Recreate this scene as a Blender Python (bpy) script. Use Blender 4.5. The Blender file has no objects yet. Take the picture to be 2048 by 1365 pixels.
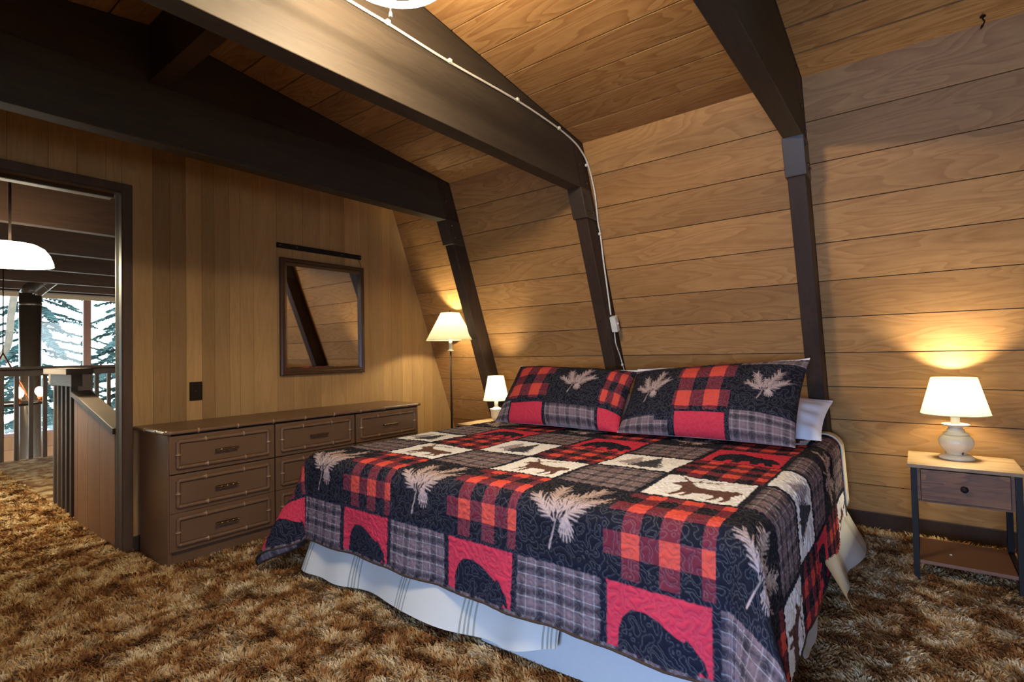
import bpy, math, random
import numpy as np
from mathutils import Vector, Matrix

random.seed(7)
rng = np.random.default_rng(7)
S = bpy.context.scene
COL = S.collection
PI = math.pi

# ------------------------------------------------------------------ camera
CAMZ = 1.10
cam_d = bpy.data.cameras.new('camera')
cam = bpy.data.objects.new('camera', cam_d)
COL.objects.link(cam)
cam_d.sensor_width = 36.0
cam_d.lens = 1046.977 / 2048 * 36.0
cam_d.clip_start = 0.02
cam_d.clip_end = 300
yaw, pitch, roll = math.radians(37.75524), math.radians(1.342006), math.radians(-1.086623)
fw = Vector((math.cos(yaw) * math.cos(pitch), math.sin(yaw) * math.cos(pitch), math.sin(pitch)))
rt = Vector((math.sin(yaw), -math.cos(yaw), 0))
up = rt.cross(fw)
rt2 = math.cos(roll) * rt + math.sin(roll) * up
up2 = -math.sin(roll) * rt + math.cos(roll) * up
mw = Matrix((rt2, up2, -fw)).transposed().to_4x4()
mw.translation = Vector((0, 0, CAMZ))
cam.matrix_world = mw
S.camera = cam

# ------------------------------------------------------------------ world, light, exposure
S.view_settings.view_transform = 'Standard'
S.view_settings.look = 'None'
S.view_settings.gamma = 1
S.view_settings.use_curve_mapping = False
S.view_settings.exposure = 1.0
S.cycles.max_bounces = 7
S.cycles.diffuse_bounces = 4
S.cycles.glossy_bounces = 3
S.cycles.transmission_bounces = 6
S.cycles.transparent_max_bounces = 12
S.cycles.sample_clamp_indirect = 6.0
S.cycles.caustics_reflective = False
S.cycles.caustics_refractive = False

W = bpy.data.worlds.new('sky')
S.world = W
W.use_nodes = True
wn = W.node_tree
wn.nodes['Background'].inputs['Color'].default_value = (0.80, 0.92, 1.0, 1)
wn.nodes['Background'].inputs['Strength'].default_value = 4.8

RING_L = 245.0          # radiance of the ceiling ring tube
LAMP_W = 92.0            # table lamp bulbs
FLOOR_W = 98.0
DAY_W = 33.0            # daylight through the big window behind the camera
WARM = (1.0, 0.86, 0.55)
YB_GABLE = -1.7


def area(name, loc, rot, sx, sy, power, color):
    l = bpy.data.lights.new(name, 'AREA')
    l.shape = 'RECTANGLE'
    l.size, l.size_y = sx, sy
    l.energy = power
    l.color = color
    l.spread = math.radians(120)
    o = bpy.data.objects.new(name, l)
    o.location = loc
    o.rotation_euler = rot
    COL.objects.link(o)
    return o


def bulb_light(name, loc, power, color=WARM, r=0.03, parent=None):
    l = bpy.data.lights.new(name, 'POINT')
    l.energy = power
    l.color = color
    l.shadow_soft_size = r
    o = bpy.data.objects.new(name, l)
    o.location = loc
    COL.objects.link(o)
    if parent is not None:
        o.parent = parent
        o.location = Vector(loc) - parent.matrix_basis.translation
    return o


# daylight entering by the roof window of the sloped wall behind the camera
area('daylight_window_light', (-1.60, -0.10, 0.85), (0, math.radians(-90 + 20.3), 0), 0.75, 0.95, DAY_W, (0.36, 0.55, 1.0))

# weaker daylight by the gable window behind the camera
area('gable_window_light', (0.30, YB_GABLE + 0.03, 1.45), (math.radians(-90), 0, PI), 0.8, 0.7, 1.5, (0.66, 0.80, 1.0))

# ------------------------------------------------------------------ node helpers


def mat(name):
    m = bpy.data.materials.new(name)
    m.use_nodes = True
    nt = m.node_tree
    return m, nt, nt.nodes['Principled BSDF']


def nd(nt, t, **kw):
    n = nt.nodes.new(t)
    for k, v in kw.items():
        setattr(n, k, v)
    return n


def math_n(nt, op, a, b=None, clamp=False):
    n = nd(nt, 'ShaderNodeMath', operation=op, use_clamp=clamp)
    for i, v in enumerate((a, b)):
        if v is None:
            continue
        if isinstance(v, (int, float)):
            n.inputs[i].default_value = v
        else:
            nt.links.new(v, n.inputs[i])
    return n.outputs[0]


def ramp(nt, src, stops):
    n = nd(nt, 'ShaderNodeValToRGB')
    e = n.color_ramp.elements
    while len(e) < len(stops):
        e.new(0.5)
    for el, (p, c) in zip(e, stops):
        el.position = p
        el.color = (*c, 1) if len(c) == 3 else c
    nt.links.new(src, n.inputs[0])
    return n.outputs[0]


def mix(nt, fac, a, b, mode='MIX'):
    n = nd(nt, 'ShaderNodeMix', data_type='RGBA', blend_type=mode)
    for i, v in ((0, fac), (6, a), (7, b)):
        if isinstance(v, (int, float)):
            n.inputs[i].default_value = v
        elif isinstance(v, tuple):
            n.inputs[i].default_value = (*v, 1)
        else:
            nt.links.new(v, n.inputs[i])
    return n.outputs[2]


def noise(nt, vec, scale, detail=2.0, rough=0.5, dist=0.0):
    n = nd(nt, 'ShaderNodeTexNoise')
    n.inputs['Scale'].default_value = scale
    n.inputs['Detail'].default_value = detail
    n.inputs['Roughness'].default_value = rough
    n.inputs['Distortion'].default_value = dist
    if vec is not None:
        nt.links.new(vec, n.inputs['Vector'])
    return n.outputs[0]


def position(nt, scale=(1, 1, 1), rand=0.0):
    g = nd(nt, 'ShaderNodeNewGeometry')
    m = nd(nt, 'ShaderNodeVectorMath', operation='MULTIPLY')
    nt.links.new(g.outputs['Position'], m.inputs[0])
    m.inputs[1].default_value = scale
    out = m.outputs[0]
    if rand:
        oi = nd(nt, 'ShaderNodeObjectInfo')
        mm = nd(nt, 'ShaderNodeVectorMath', operation='SCALE')
        cx = nd(nt, 'ShaderNodeCombineXYZ')
        for i, k in enumerate((1.0, 0.71, 0.53)):
            nt.links.new(math_n(nt, 'MULTIPLY', oi.outputs['Random'], k * rand), cx.inputs[i])
        a = nd(nt, 'ShaderNodeVectorMath', operation='ADD')
        nt.links.new(out, a.inputs[0])
        nt.links.new(cx.outputs[0], a.inputs[1])
        out = a.outputs[0]
    return out


def bump(nt, bsdf, h, strength=0.3, dist=0.01):
    b = nd(nt, 'ShaderNodeBump')
    b.inputs['Strength'].default_value = strength
    b.inputs['Distance'].default_value = dist
    nt.links.new(h, b.inputs['Height'])
    nt.links.new(b.outputs[0], bsdf.inputs['Normal'])


def wood(name, light, dark, gscale, contrast=0.55, rings=9.0, rough=0.55, tone=0.25, fscale=None, spec=0.3):
    """Plywood-like figure: contour lines of a stretched noise; gscale is low along the grain."""
    m, nt, b = mat(name)
    p = position(nt, gscale, rand=40.0)
    n1 = noise(nt, p, 1.0, 1.5, 0.45, 0.6)
    v = math_n(nt, 'MULTIPLY', n1, rings)
    fr = math_n(nt, 'FRACT', v)
    line = ramp(nt, fr, [(0.0, (0.05,) * 3), (0.35, (0.25,) * 3), (0.75, (0.75,) * 3), (0.93, (1.0,) * 3), (1.0, (0.1,) * 3)])
    fs = tuple(x * 9 for x in gscale) if fscale is None else fscale
    p2 = position(nt, fs, rand=17.0)
    n2 = noise(nt, p2, 1.0, 3.0, 0.6)
    fac = math_n(nt, 'ADD', math_n(nt, 'MULTIPLY', line, contrast), math_n(nt, 'MULTIPLY', math_n(nt, 'SUBTRACT', n2, 0.35), 0.9))
    col = mix(nt, math_n(nt, 'MULTIPLY', fac, 1.0, True), light, dark)
    big = noise(nt, position(nt, tuple(x * 0.5 for x in gscale), rand=23.0), 1.0, 1.0)
    col = mix(nt, math_n(nt, 'MULTIPLY', math_n(nt, 'SUBTRACT', big, 0.4), 1.2, True), col, tuple(x * 0.72 for x in dark))
    oi = nd(nt, 'ShaderNodeObjectInfo')
    hv = nd(nt, 'ShaderNodeHueSaturation')
    nt.links.new(mix(nt, 1.0, col, oi.outputs['Color'], 'MULTIPLY'), hv.inputs['Color'])
    nt.links.new(math_n(nt, 'ADD', math_n(nt, 'MULTIPLY', oi.outputs['Random'], tone), 1.0 - tone * 0.5), hv.inputs['Value'])
    nt.links.new(hv.outputs[0], b.inputs['Base Color'])
    b.inputs['Roughness'].default_value = rough
    b.inputs['Specular IOR Level'].default_value = spec
    bump(nt, b, math_n(nt, 'ADD', n2, math_n(nt, 'MULTIPLY', fac, -0.4)), 0.18, 0.003)
    return m


def plain(name, color, rough=0.5, metal=0.0, var=0.12, nscale=30.0, bstr=0.0, spec=0.5, stretch=(1, 1, 1)):
    m, nt, b = mat(name)
    n = noise(nt, position(nt, stretch), nscale, 3.0)
    c = mix(nt, n, tuple(min(1, x * (1 + var)) for x in color), tuple(x * (1 - var) for x in color))
    nt.links.new(c, b.inputs['Base Color'])
    b.inputs['Roughness'].default_value = rough
    b.inputs['Metallic'].default_value = metal
    b.inputs['Specular IOR Level'].default_value = spec
    if bstr:
        bump(nt, b, n, bstr, 0.004)
    return m


def emit(name, color, strength):
    m, nt, b = mat(name)
    b.inputs['Base Color'].default_value = (*color, 1)
    b.inputs['Emission Color'].default_value = (*color, 1)
    b.inputs['Emission Strength'].default_value = strength
    return m


def shade_mat(name, color, trans=0.5):
    m, nt, b = mat(name)
    out = nt.nodes['Material Output']
    t = nd(nt, 'ShaderNodeBsdfTranslucent')
    d = nd(nt, 'ShaderNodeBsdfDiffuse')
    w = noise(nt, position(nt, (1, 1, 1)), 260.0, 1.0)
    c = mix(nt, w, color, tuple(x * 0.9 for x in color))
    nt.links.new(c, t.inputs[0])
    nt.links.new(c, d.inputs[0])
    mx = nd(nt, 'ShaderNodeMixShader')
    mx.inputs[0].default_value = trans
    nt.links.new(d.outputs[0], mx.inputs[1])
    nt.links.new(t.outputs[0], mx.inputs[2])
    nt.links.new(mx.outputs[0], out.inputs[0])
    return m


M = {}
# honey plywood: boards of the sloped wall (grain along y), of the ceiling, and vertical boards of the partition
M['wall'] = wood('honey_plywood', (0.45, 0.240, 0.085), (0.275, 0.124, 0.037), (8.0, 1.3, 8.0), 0.55, 11.0)
M['ceil'] = wood('ceiling_plywood', (0.385, 0.212, 0.085), (0.215, 0.096, 0.032), (8.0, 1.3, 8.0), 0.7, 12.0)
M['part'] = wood('partition_plank', (0.47, 0.285, 0.120), (0.34, 0.180, 0.066), (12.0, 9.0, 1.0), 0.35, 6.0, tone=0.12)
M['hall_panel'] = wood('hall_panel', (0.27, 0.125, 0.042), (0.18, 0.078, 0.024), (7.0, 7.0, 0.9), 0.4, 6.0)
M['beam'] = wood('dark_stained_timber', (0.062, 0.046, 0.032), (0.034, 0.024, 0.017), (1.2, 14.0, 14.0), 0.35, 4.0, rough=0.62, tone=0.1, spec=0.2)
M['post'] = wood('dark_stained_post', (0.052, 0.030, 0.020), (0.024, 0.014, 0.010), (14.0, 14.0, 1.2), 0.4, 4.0, rough=0.55, tone=0.1, spec=0.25)
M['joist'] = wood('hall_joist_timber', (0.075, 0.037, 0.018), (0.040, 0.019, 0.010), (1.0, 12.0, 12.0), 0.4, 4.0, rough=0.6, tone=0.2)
M['groove'] = plain('dark_groove', (0.045, 0.022, 0.010), 0.9)
M['casing'] = wood('door_casing_wood', (0.095, 0.055, 0.036), (0.055, 0.030, 0.020), (14, 14, 1.0), 0.3, 3.0, tone=0.15)
M['track'] = plain('pale_track', (0.24, 0.18, 0.12), 0.5)
M['black'] = plain('matte_black_metal', (0.012, 0.010, 0.009), 0.55, 0.0, spec=0.2)
M['dark_iron'] = plain('dark_bronze', (0.022, 0.013, 0.008), 0.6, 0.0, spec=0.1)
M['bolt'] = plain('bolt_metal', (0.10, 0.07, 0.05), 0.4, 0.7)
M['gusset'] = plain('painted_gusset', (0.046, 0.031, 0.023), 0.38, 0.0, spec=0.5)
M['white'] = plain('white_plastic', (0.72, 0.68, 0.60), 0.4)
M['conduit'] = plain('pale_conduit', (0.74, 0.68, 0.58), 0.4, 0.0)
M['dresser'] = plain('brown_painted_wood', (0.150, 0.082, 0.044), 0.34, 0.0, 0.10, 6.0, spec=0.5)
M['dresser_dark'] = plain('dresser_gap', (0.010, 0.006, 0.004), 0.8)
M['bamboo'] = plain('brown_bamboo_moulding', (0.170, 0.094, 0.052), 0.28, 0.0, 0.2, 25.0, spec=0.6)
M['node'] = plain('pale_bamboo_node', (0.36, 0.23, 0.135), 0.3, 0.0, 0.1)  # paler than the bamboo rods between the nodes
M['brass'] = plain('aged_brass', (0.20, 0.14, 0.075), 0.28, 0.9)
M['frame'] = plain('walnut_frame', (0.075, 0.037, 0.018), 0.25, 0.0, 0.3, 12.0, spec=0.6, stretch=(1, 1, 0.2))
M['rustic'] = wood('rustic_grey_wood', (0.33, 0.215, 0.115), (0.120, 0.066, 0.033), (26.0, 2.0, 22.0), 0.45, 4.0, rough=0.5, tone=0.0)
M['rustic_dark'] = wood('rustic_drawer_wood', (0.21, 0.092, 0.036), (0.052, 0.023, 0.011), (22.0, 2.0, 26.0), 0.55, 5.0, rough=0.5, tone=0.0)
M['shelf'] = plain('red_brown_shelf', (0.15, 0.062, 0.028), 0.45, 0.0, 0.2, 5.0, stretch=(8, 1, 8))
M['cream'] = plain('antique_cream_paint', (0.62, 0.55, 0.40), 0.35, 0.0, 0.10, 20.0)
M['crack'] = plain('cracked_dark_fill', (0.05, 0.02, 0.015), 0.7)
M['shade'] = shade_mat('cream_lamp_shade', (0.66, 0.645, 0.45), 0.33)
M['candle'] = plain('ivory_socket_sleeve', (0.85, 0.80, 0.62), 0.4)
M['sheet'] = plain('white_cotton', (0.68, 0.67, 0.70), 0.9, 0.0, 0.03, 60.0, 0.05)
M['lining'] = plain('plain_skirt_lining', (0.43, 0.45, 0.46), 0.9, 0.0, 0.03, 60.0, 0.05)
M['cream_sheet'] = plain('cream_sheet', (0.66, 0.58, 0.42), 0.9)
M['mattress'] = plain('mattress_ticking', (0.60, 0.58, 0.55), 0.9)
M['ring'] = emit('fluorescent_ring', (1.0, 0.84, 0.57), RING_L)
M['enamel'] = plain('white_enamel', (0.75, 0.72, 0.66), 0.3)
M['bulb'] = emit('glowing_bulb', (1.0, 0.84, 0.52), 14.0)
M['dome'] = emit('lit_opal_dome', (1.0, 0.90, 0.70), 7.0)
M['pipe'] = plain('black_stove_pipe', (0.075, 0.055, 0.040), 0.30, 0.3, spec=0.6)
M['copper'] = plain('copper_rod', (0.35, 0.10, 0.03), 0.35, 0.7)
M['rail'] = wood('railing_wood', (0.090, 0.058, 0.040), (0.055, 0.034, 0.023), (9, 9, 2), 0.3, 3.0)
M['rail_lit_face'] = plain('painted_lit_rail_face', (0.34, 0.27, 0.21), 0.6, 0.0, 0.25, 60.0)  # pale tone puts the dome's lamplight into the rail colour
M['red_mullion'] = plain('red_brown_mullion', (0.20, 0.085, 0.05), 0.5)
M['header'] = plain('tan_header_board', (0.33, 0.22, 0.12), 0.5)
M['bark'] = plain('pine_bark', (0.10, 0.075, 0.055), 0.9, 0.0, 0.5, 8.0)
M['needle'] = plain('conifer_needles', (0.012, 0.040, 0.040), 0.8, 0.0, 0.5, 3.0)
M['needle2'] = plain('painted_sunlit_needles', (0.10, 0.15, 0.06), 0.8, 0.0, 0.5, 3.0)  # lighter needle green with sunlight put into the colour
M['ground'] = plain('sunlit_ground', (0.78, 0.74, 0.66), 0.9, 0.0, 0.35, 0.7)
M['mirror'] = mat('mirror_silver')[0]
_b = M['mirror'].node_tree.nodes['Principled BSDF']
_b.inputs['Base Color'].default_value = (0.86, 0.86, 0.84, 1)
_b.inputs['Metallic'].default_value = 1.0
_b.inputs['Roughness'].default_value = 0.02


def glass_mat():
    m, nt, b = mat('window_glass')
    out = nt.nodes['Material Output']
    t = nd(nt, 'ShaderNodeBsdfTransparent')
    t.inputs[0].default_value = (0.92, 0.97, 0.97, 1)
    g = nd(nt, 'ShaderNodeBsdfGlossy')
    g.inputs['Roughness'].default_value = 0.02
    fr = nd(nt, 'ShaderNodeFresnel')
    fr.inputs[0].default_value = 1.45
    mx = nd(nt, 'ShaderNodeMixShader')
    nt.links.new(fr.outputs[0], mx.inputs[0])
    nt.links.new(t.outputs[0], mx.inputs[1])
    nt.links.new(g.outputs[0], mx.inputs[2])
    nt.links.new(mx.outputs[0], out.inputs[0])
    return m


M['glass'] = glass_mat()


def carpet_mat(name='shag_carpet_yarn', dark=1.0):
    m, nt, b = mat(name)
    p = position(nt, (1, 1, 0))
    warp = noise(nt, p, 5.0, 2.0)
    n1 = noise(nt, p, 8.0, 3.0, 0.6, 0.5)
    n2 = noise(nt, p, 30.0, 2.0, 0.6, 0.5)
    v = math_n(nt, 'ADD', math_n(nt, 'MULTIPLY', n1, 0.78), math_n(nt, 'MULTIPLY', n2, 0.24))
    c = ramp(nt, v, [(0.34, (0.100 * dark, 0.045 * dark, 0.017 * dark)), (0.45, (0.24 * dark, 0.098 * dark, 0.030 * dark)),
                     (0.52, (0.42 * dark, 0.245 * dark, 0.10 * dark)), (0.59, (0.58 * dark, 0.42 * dark, 0.23 * dark)), (0.70, (0.78 * dark, 0.64 * dark, 0.41 * dark))])
    n3 = noise(nt, p, 160.0, 1.0)
    c = mix(nt, math_n(nt, 'MULTIPLY', n3, 0.3), c, (0.04, 0.02, 0.009))
    nt.links.new(c, b.inputs['Base Color'])
    b.inputs['Roughness'].default_value = 0.95
    b.inputs['Specular IOR Level'].default_value = 0.1
    return m


M['carpet'] = carpet_mat()
M['carpet_base'] = carpet_mat('shag_carpet_base', 0.75)


def attr_mat(name, rough=0.9):
    m, nt, b = mat(name)
    a = nd(nt, 'ShaderNodeAttribute', attribute_name='print_colour')
    nt.links.new(a.outputs['Color'], b.inputs['Base Color'])
    b.inputs['Roughness'].default_value = rough
    b.inputs['Specular IOR Level'].default_value = 0.12
    b.inputs['Sheen Weight'].default_value = 0.0
    n = noise(nt, position(nt), 900.0, 1.0)
    bump(nt, b, n, 0.12, 0.001)
    return m


M['print'] = attr_mat('printed_cotton_patchwork')

# ------------------------------------------------------------------ mesh helpers


def rootloc(p):
    v = Vector((0, 0, 0))
    while p is not None:
        v += p.location
        p = p.parent
    return v


class MB:
    def __init__(s):
        s.v, s.f, s.m, s.sm = [], [], [], []

    def add(s, verts, faces, smooth=False, mi=0):
        o = len(s.v)
        s.v += [tuple(x) for x in verts]
        for f in faces:
            s.f.append(tuple(i + o for i in f))
            s.m.append(mi)
            s.sm.append(smooth)
        return s

    def box(s, x0, x1, y0, y1, z0, z1, mi=0):
        v = [(x, y, z) for z in (z0, z1) for y in (y0, y1) for x in (x0, x1)]
        return s.add(v, [(0, 2, 3, 1), (4, 5, 7, 6), (0, 1, 5, 4), (2, 6, 7, 3), (0, 4, 6, 2), (1, 3, 7, 5)], mi=mi)

    def prism(s, poly, axis, a0, a1, mi=0):
        """poly in the two other axes (order x,y,z without axis), extruded along axis."""
        n = len(poly)

        def mk(p, a):
            q = list(p)
            q.insert(axis, a)
            return tuple(q)
        v = [mk(p, a0) for p in poly] + [mk(p, a1) for p in poly]
        f = [tuple(range(n - 1, -1, -1)), tuple(range(n, 2 * n))]
        f += [(i, (i + 1) % n, n + (i + 1) % n, n + i) for i in range(n)]
        return s.add(v, f, mi=mi)

    def lathe(s, prof, c=(0, 0, 0), n=28, cap=True, flute=None, mi=0):
        v, f = [], []
        for r, z in prof:
            for k in range(n):
                a = 2 * PI * k / n
                rr = r * (1 + (flute(a, z) if flute else 0))
                v.append((c[0] + rr * math.cos(a), c[1] + rr * math.sin(a), c[2] + z))
        for i in range(len(prof) - 1):
            for k in range(n):
                f.append((i * n + k, i * n + (k + 1) % n, (i + 1) * n + (k + 1) % n, (i + 1) * n + k))
        if cap:
            f.append(tuple(range(n - 1, -1, -1)))
            f.append(tuple((len(prof) - 1) * n + k for k in range(n)))
        return s.add(v, f, smooth=True, mi=mi)

    def tube(s, pts, r, n=10, closed=False, mi=0, cap=True):
        P = [Vector(p) for p in pts]
        R = r if isinstance(r, (list, tuple)) else [r] * len(P)
        v, f = [], []
        up_ = None
        m_ = len(P)
        for i, p in enumerate(P):
            a = P[(i - 1) % m_] if (closed or i > 0) else p
            b = P[(i + 1) % m_] if (closed or i < m_ - 1) else p
            t = (b - a).normalized()
            if up_ is None:
                up_ = Vector((0, 0, 1)) if abs(t.z) < 0.9 else Vector((1, 0, 0))
            u = (up_ - t * up_.dot(t)).normalized()
            up_ = u
            w = t.cross(u)
            for k in range(n):
                an = 2 * PI * k / n
                v.append(p + (u * math.cos(an) + w * math.sin(an)) * R[i])
        rngs = range(m_) if closed else range(m_ - 1)
        for i in rngs:
            j = (i + 1) % m_
            for k in range(n):
                f.append((i * n + k, i * n + (k + 1) % n, j * n + (k + 1) % n, j * n + k))
        if not closed and cap:
            f.append(tuple(range(n - 1, -1, -1)))
            f.append(tuple((m_ - 1) * n + k for k in range(n)))
        return s.add(v, f, smooth=True, mi=mi)

    def sphere(s, c, r, n=14, sz=1.0, mi=0):
        prof = [(max(1e-4, r * math.sin(PI * i / 8)), -r * sz * math.cos(PI * i / 8)) for i in range(9)]
        return s.lathe(prof, c, n, cap=False, mi=mi)

    def build(s, name, m, parent=None, bevel=0.0, segs=2):
        me = bpy.data.meshes.new(name)
        off = rootloc(parent)
        me.from_pydata([(a - off.x, b - off.y, c - off.z) for a, b, c in s.v], [], s.f)
        ms = m if isinstance(m, (list, tuple)) else [m]
        for x in ms:
            me.materials.append(x)
        if len(ms) > 1:
            me.polygons.foreach_set('material_index', s.m)
        me.polygons.foreach_set('use_smooth', s.sm)
        me.validate()
        me.update()
        o = bpy.data.objects.new(name, me)
        COL.objects.link(o)
        if parent is not None:
            o.parent = parent
        if bevel:
            bm = o.modifiers.new('bevel', 'BEVEL')
            bm.width = bevel
            bm.segments = segs
            bm.limit_method = 'ANGLE'
        return o


def tag(o, label=None, cat=None, group=None, kind=None):
    if label:
        o['label'] = label
    if cat:
        o['category'] = cat
    if group:
        o['group'] = group
    if kind:
        o['kind'] = kind
    return o


def empty(name, loc, label, cat, group=None, kind=None):
    o = bpy.data.objects.new(name, None)
    o.empty_display_size = 0.1
    o.location = loc
    COL.objects.link(o)
    return tag(o, label, cat, group, kind)


def part(name, mb, m, parent, bevel=0.0, label=None, segs=2):
    o = mb.build(name, m, parent, bevel, segs)
    if label:
        o['label'] = label
    return o


def np_mesh(name, V, F, m, parent=None, smooth=True, col=None, uv=None):
    """Big grids straight from numpy (quads or tris)."""
    me = bpy.data.meshes.new(name)
    k = F.shape[1]
    me.vertices.add(len(V))
    off = rootloc(parent)
    V = V - np.array([off.x, off.y, off.z])
    me.vertices.foreach_set('co', V.astype(np.float32).ravel())
    me.loops.add(F.size)
    me.loops.foreach_set('vertex_index', F.astype(np.int32).ravel())
    me.polygons.add(len(F))
    me.polygons.foreach_set('loop_start', np.arange(0, F.size, k, dtype=np.int32))
    me.polygons.foreach_set('use_smooth', np.full(len(F), smooth))
    if col is not None:
        a = me.color_attributes.new('print_colour', 'FLOAT_COLOR', 'POINT')
        c4 = np.ones((len(V), 4), np.float32)
        c4[:, :3] = col
        a.data.foreach_set('color', c4.ravel())
    if uv is not None:
        l = me.uv_layers.new(name='cloth_uv')
        l.data.foreach_set('uv', uv[F.ravel()].astype(np.float32).ravel())
    me.materials.append(m)
    me.update(calc_edges=True)
    o = bpy.data.objects.new(name, me)
    COL.objects.link(o)
    if parent is not None:
        o.parent = parent
    return o


def grid_faces(nu, nv):
    i = np.arange(nu - 1)[:, None] * nv + np.arange(nv - 1)[None, :]
    i = i.ravel()
    return np.stack([i, i + nv, i + nv + 1, i + 1], 1)


def vnoise(x, y, seed=0):
    """2-D gradient noise, roughly -0.7..0.7"""
    r = np.random.default_rng(seed)
    g = r.uniform(0, 2 * PI, (256, 256))
    xi, yi = np.floor(x).astype(int), np.floor(y).astype(int)
    xf, yf = x - xi, y - yi
    u = xf * xf * xf * (xf * (xf * 6 - 15) + 10)
    v = yf * yf * yf * (yf * (yf * 6 - 15) + 10)

    def gr(a, b, dx, dy):
        an = g[a & 255, b & 255]
        return np.cos(an) * dx + np.sin(an) * dy
    n00 = gr(xi, yi, xf, yf)
    n10 = gr(xi + 1, yi, xf - 1, yf)
    n01 = gr(xi, yi + 1, xf, yf - 1)
    n11 = gr(xi + 1, yi + 1, xf - 1, yf - 1)
    return (n00 * (1 - u) + n10 * u) * (1 - v) + (n01 * (1 - u) + n11 * u) * v


# ------------------------------------------------------------------ room dimensions
WX, WK = 3.864, -0.3706           # sloped wall: x = WX + WK * z
YP = 3.609                        # partition wall plane
KX, KZ = 2.955, 2.453             # knee where sloped wall meets the ceiling
RX, RZ = 0.955, 2.723             # ridge
CS = (RZ - KZ) / (KX - RX)
LX = 2 * RX                       # mirror image of the section on the other side
YB = -1.7                         # gable wall behind the camera


def wx(z, off=0.0):
    return WX + WK * z - off


def cz(x):
    return RZ - CS * abs(x - RX)


FR = [(2.887, 2.985), (1.679, 1.772), (0.420, 0.508), (-0.80, -0.708)]
BAYS = [(2.985, YP), (1.772, 2.887), (0.508, 1.679), (-0.708, 0.420), (YB, -0.80)]

# floor slab
floor = MB().box(-2.2, 3.95, YB, 8.16, -0.20, -0.012).build('floor', M['carpet_base'])
tag(floor, 'loft floor under the brown shag carpet', 'floor', kind='structure')

# ---- sloped wall with its grooved boards
wr = MB().prism([(wx(0) + 0.016, 0), (wx(0) + 0.10, 0), (KX + 0.10, KZ + 0.09), (KX + 0.008, KZ + 0.02)], 1, YB, YP + 0.1).build('wall_right', M['groove'])
tag(wr, 'sloped wall of honey plywood boards behind the bed', 'wall', kind='structure')
gz = [2.252 - 0.19715 * k for k in range(12)]
rows = [(2.2520, KZ)] + [(gz[i + 1], gz[i]) for i in range(11)] + [(0.0, gz[11])]
G = 0.0022
for (za, zb) in rows:
    for (ya, yb) in BAYS:
        if za < 0.01 and ya < -1.0:
            continue
        a, b = za + G, (zb - G if zb < KZ else zb)
        MB().prism([(wx(a), a), (wx(a) + 0.016, a), (wx(b) + 0.016, b), (wx(b), b)], 1, ya, yb).build('plank', M['wall'], wr)

# ---- ceiling, both slopes
t = 0.10
ce = MB().prism([(RX, RZ + 0.016), (KX + 0.12, KZ + 0.004), (KX + 0.12, KZ + t), (RX, RZ + t), (LX - KX - 0.12, KZ + t), (LX - KX - 0.12, KZ + 0.004)], 1, YB, YP + 0.1).build('ceiling', M['groove'])
tag(ce, 'low sloping ceiling of reddish plywood boards between dark beams', 'ceiling', kind='structure')
gx = [KX] + [2.753 - 0.2 * k for k in range(9)] + [RX]
for i in range(len(gx) - 1):
    for sgn in (1, -1):
        xb, xa = gx[i], gx[i + 1]
        ga = G if xa > RX else 0
        gb = G if xb < KX else 0
        if sgn < 0 and xb > 2.6:
            pass
        for (ya, yb) in BAYS:
            if sgn < 0 and ya < 1.7:
                continue
            ga, gb = ga * 1.3, gb * 1.3
            p, q = (xa + ga, xb - gb) if sgn > 0 else (LX - xb + gb, LX - xa - ga)
            MB().prism([(p, cz(p)), (q, cz(q)), (q, cz(q) + 0.016), (p, cz(p) + 0.016)], 1, ya, yb).build('plank', M['ceil'], ce)

# ---- opposite sloped wall and gable wall (behind the camera)
def lxs(z):
    return LX - wx(z)


QY0, QY1, QZ0, QZ1 = -0.65, 0.45, 0.42, 1.28
wl = MB()


def slope_slab(z0, z1, y0, y1):
    wl.prism([(lxs(z0), z0), (lxs(z0) - 0.08, z0), (lxs(z1) - 0.08, z1), (lxs(z1), z1)], 1, y0, y1)


slope_slab(0.0, QZ0, YB, YP + 0.1)
slope_slab(QZ1, KZ + 0.05, YB, YP + 0.1)
slope_slab(QZ0, QZ1, YB, QY0)
slope_slab(QZ0, QZ1, QY1, YP + 0.1)
wl = wl.build('wall_front', M['wall'])
tag(wl, 'opposite sloped plywood wall behind the camera', 'wall', kind='structure')
gb_ = MB()
GX0, GX1, GZ0, GZ1 = -0.15, 0.75, 1.05, 1.85
gb_.box(-2.0, GX0, YB - 0.12, YB, 0, 2.75)
gb_.box(GX1, 3.95, YB - 0.12, YB, 0, 2.75)
gb_.box(GX0, GX1, YB - 0.12, YB, 0, GZ0)
gb_.box(GX0, GX1, YB - 0.12, YB, GZ1, 2.75)
o = gb_.build('wall_back', M['part'])
tag(o, 'gable end wall behind the camera', 'wall', kind='structure')
w1 = MB()
for (z0, z1, y0, y1) in ((QZ0, QZ0 + 0.05, QY0, QY1), (QZ1 - 0.05, QZ1, QY0, QY1), (QZ0, QZ1, QY0, QY0 + 0.05), (QZ0, QZ1, QY1 - 0.05, QY1)):
    w1.prism([(lxs(z0) + 0.005, z0), (lxs(z0) - 0.07, z0), (lxs(z1) - 0.07, z1), (lxs(z1) + 0.005, z1)], 1, y0, y1)
w1o = w1.build('window_1', M['casing'])
tag(w1o, 'roof window in the opposite sloped wall behind the camera', 'window', kind='structure')
part('pane', MB().prism([(lxs(QZ0 + 0.05) - 0.05, QZ0 + 0.05), (lxs(QZ0 + 0.05) - 0.056, QZ0 + 0.05), (lxs(QZ1 - 0.05) - 0.056, QZ1 - 0.05), (lxs(QZ1 - 0.05) - 0.05, QZ1 - 0.05)], 1, QY0 + 0.05, QY1 - 0.05), M['glass'], w1o)

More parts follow.
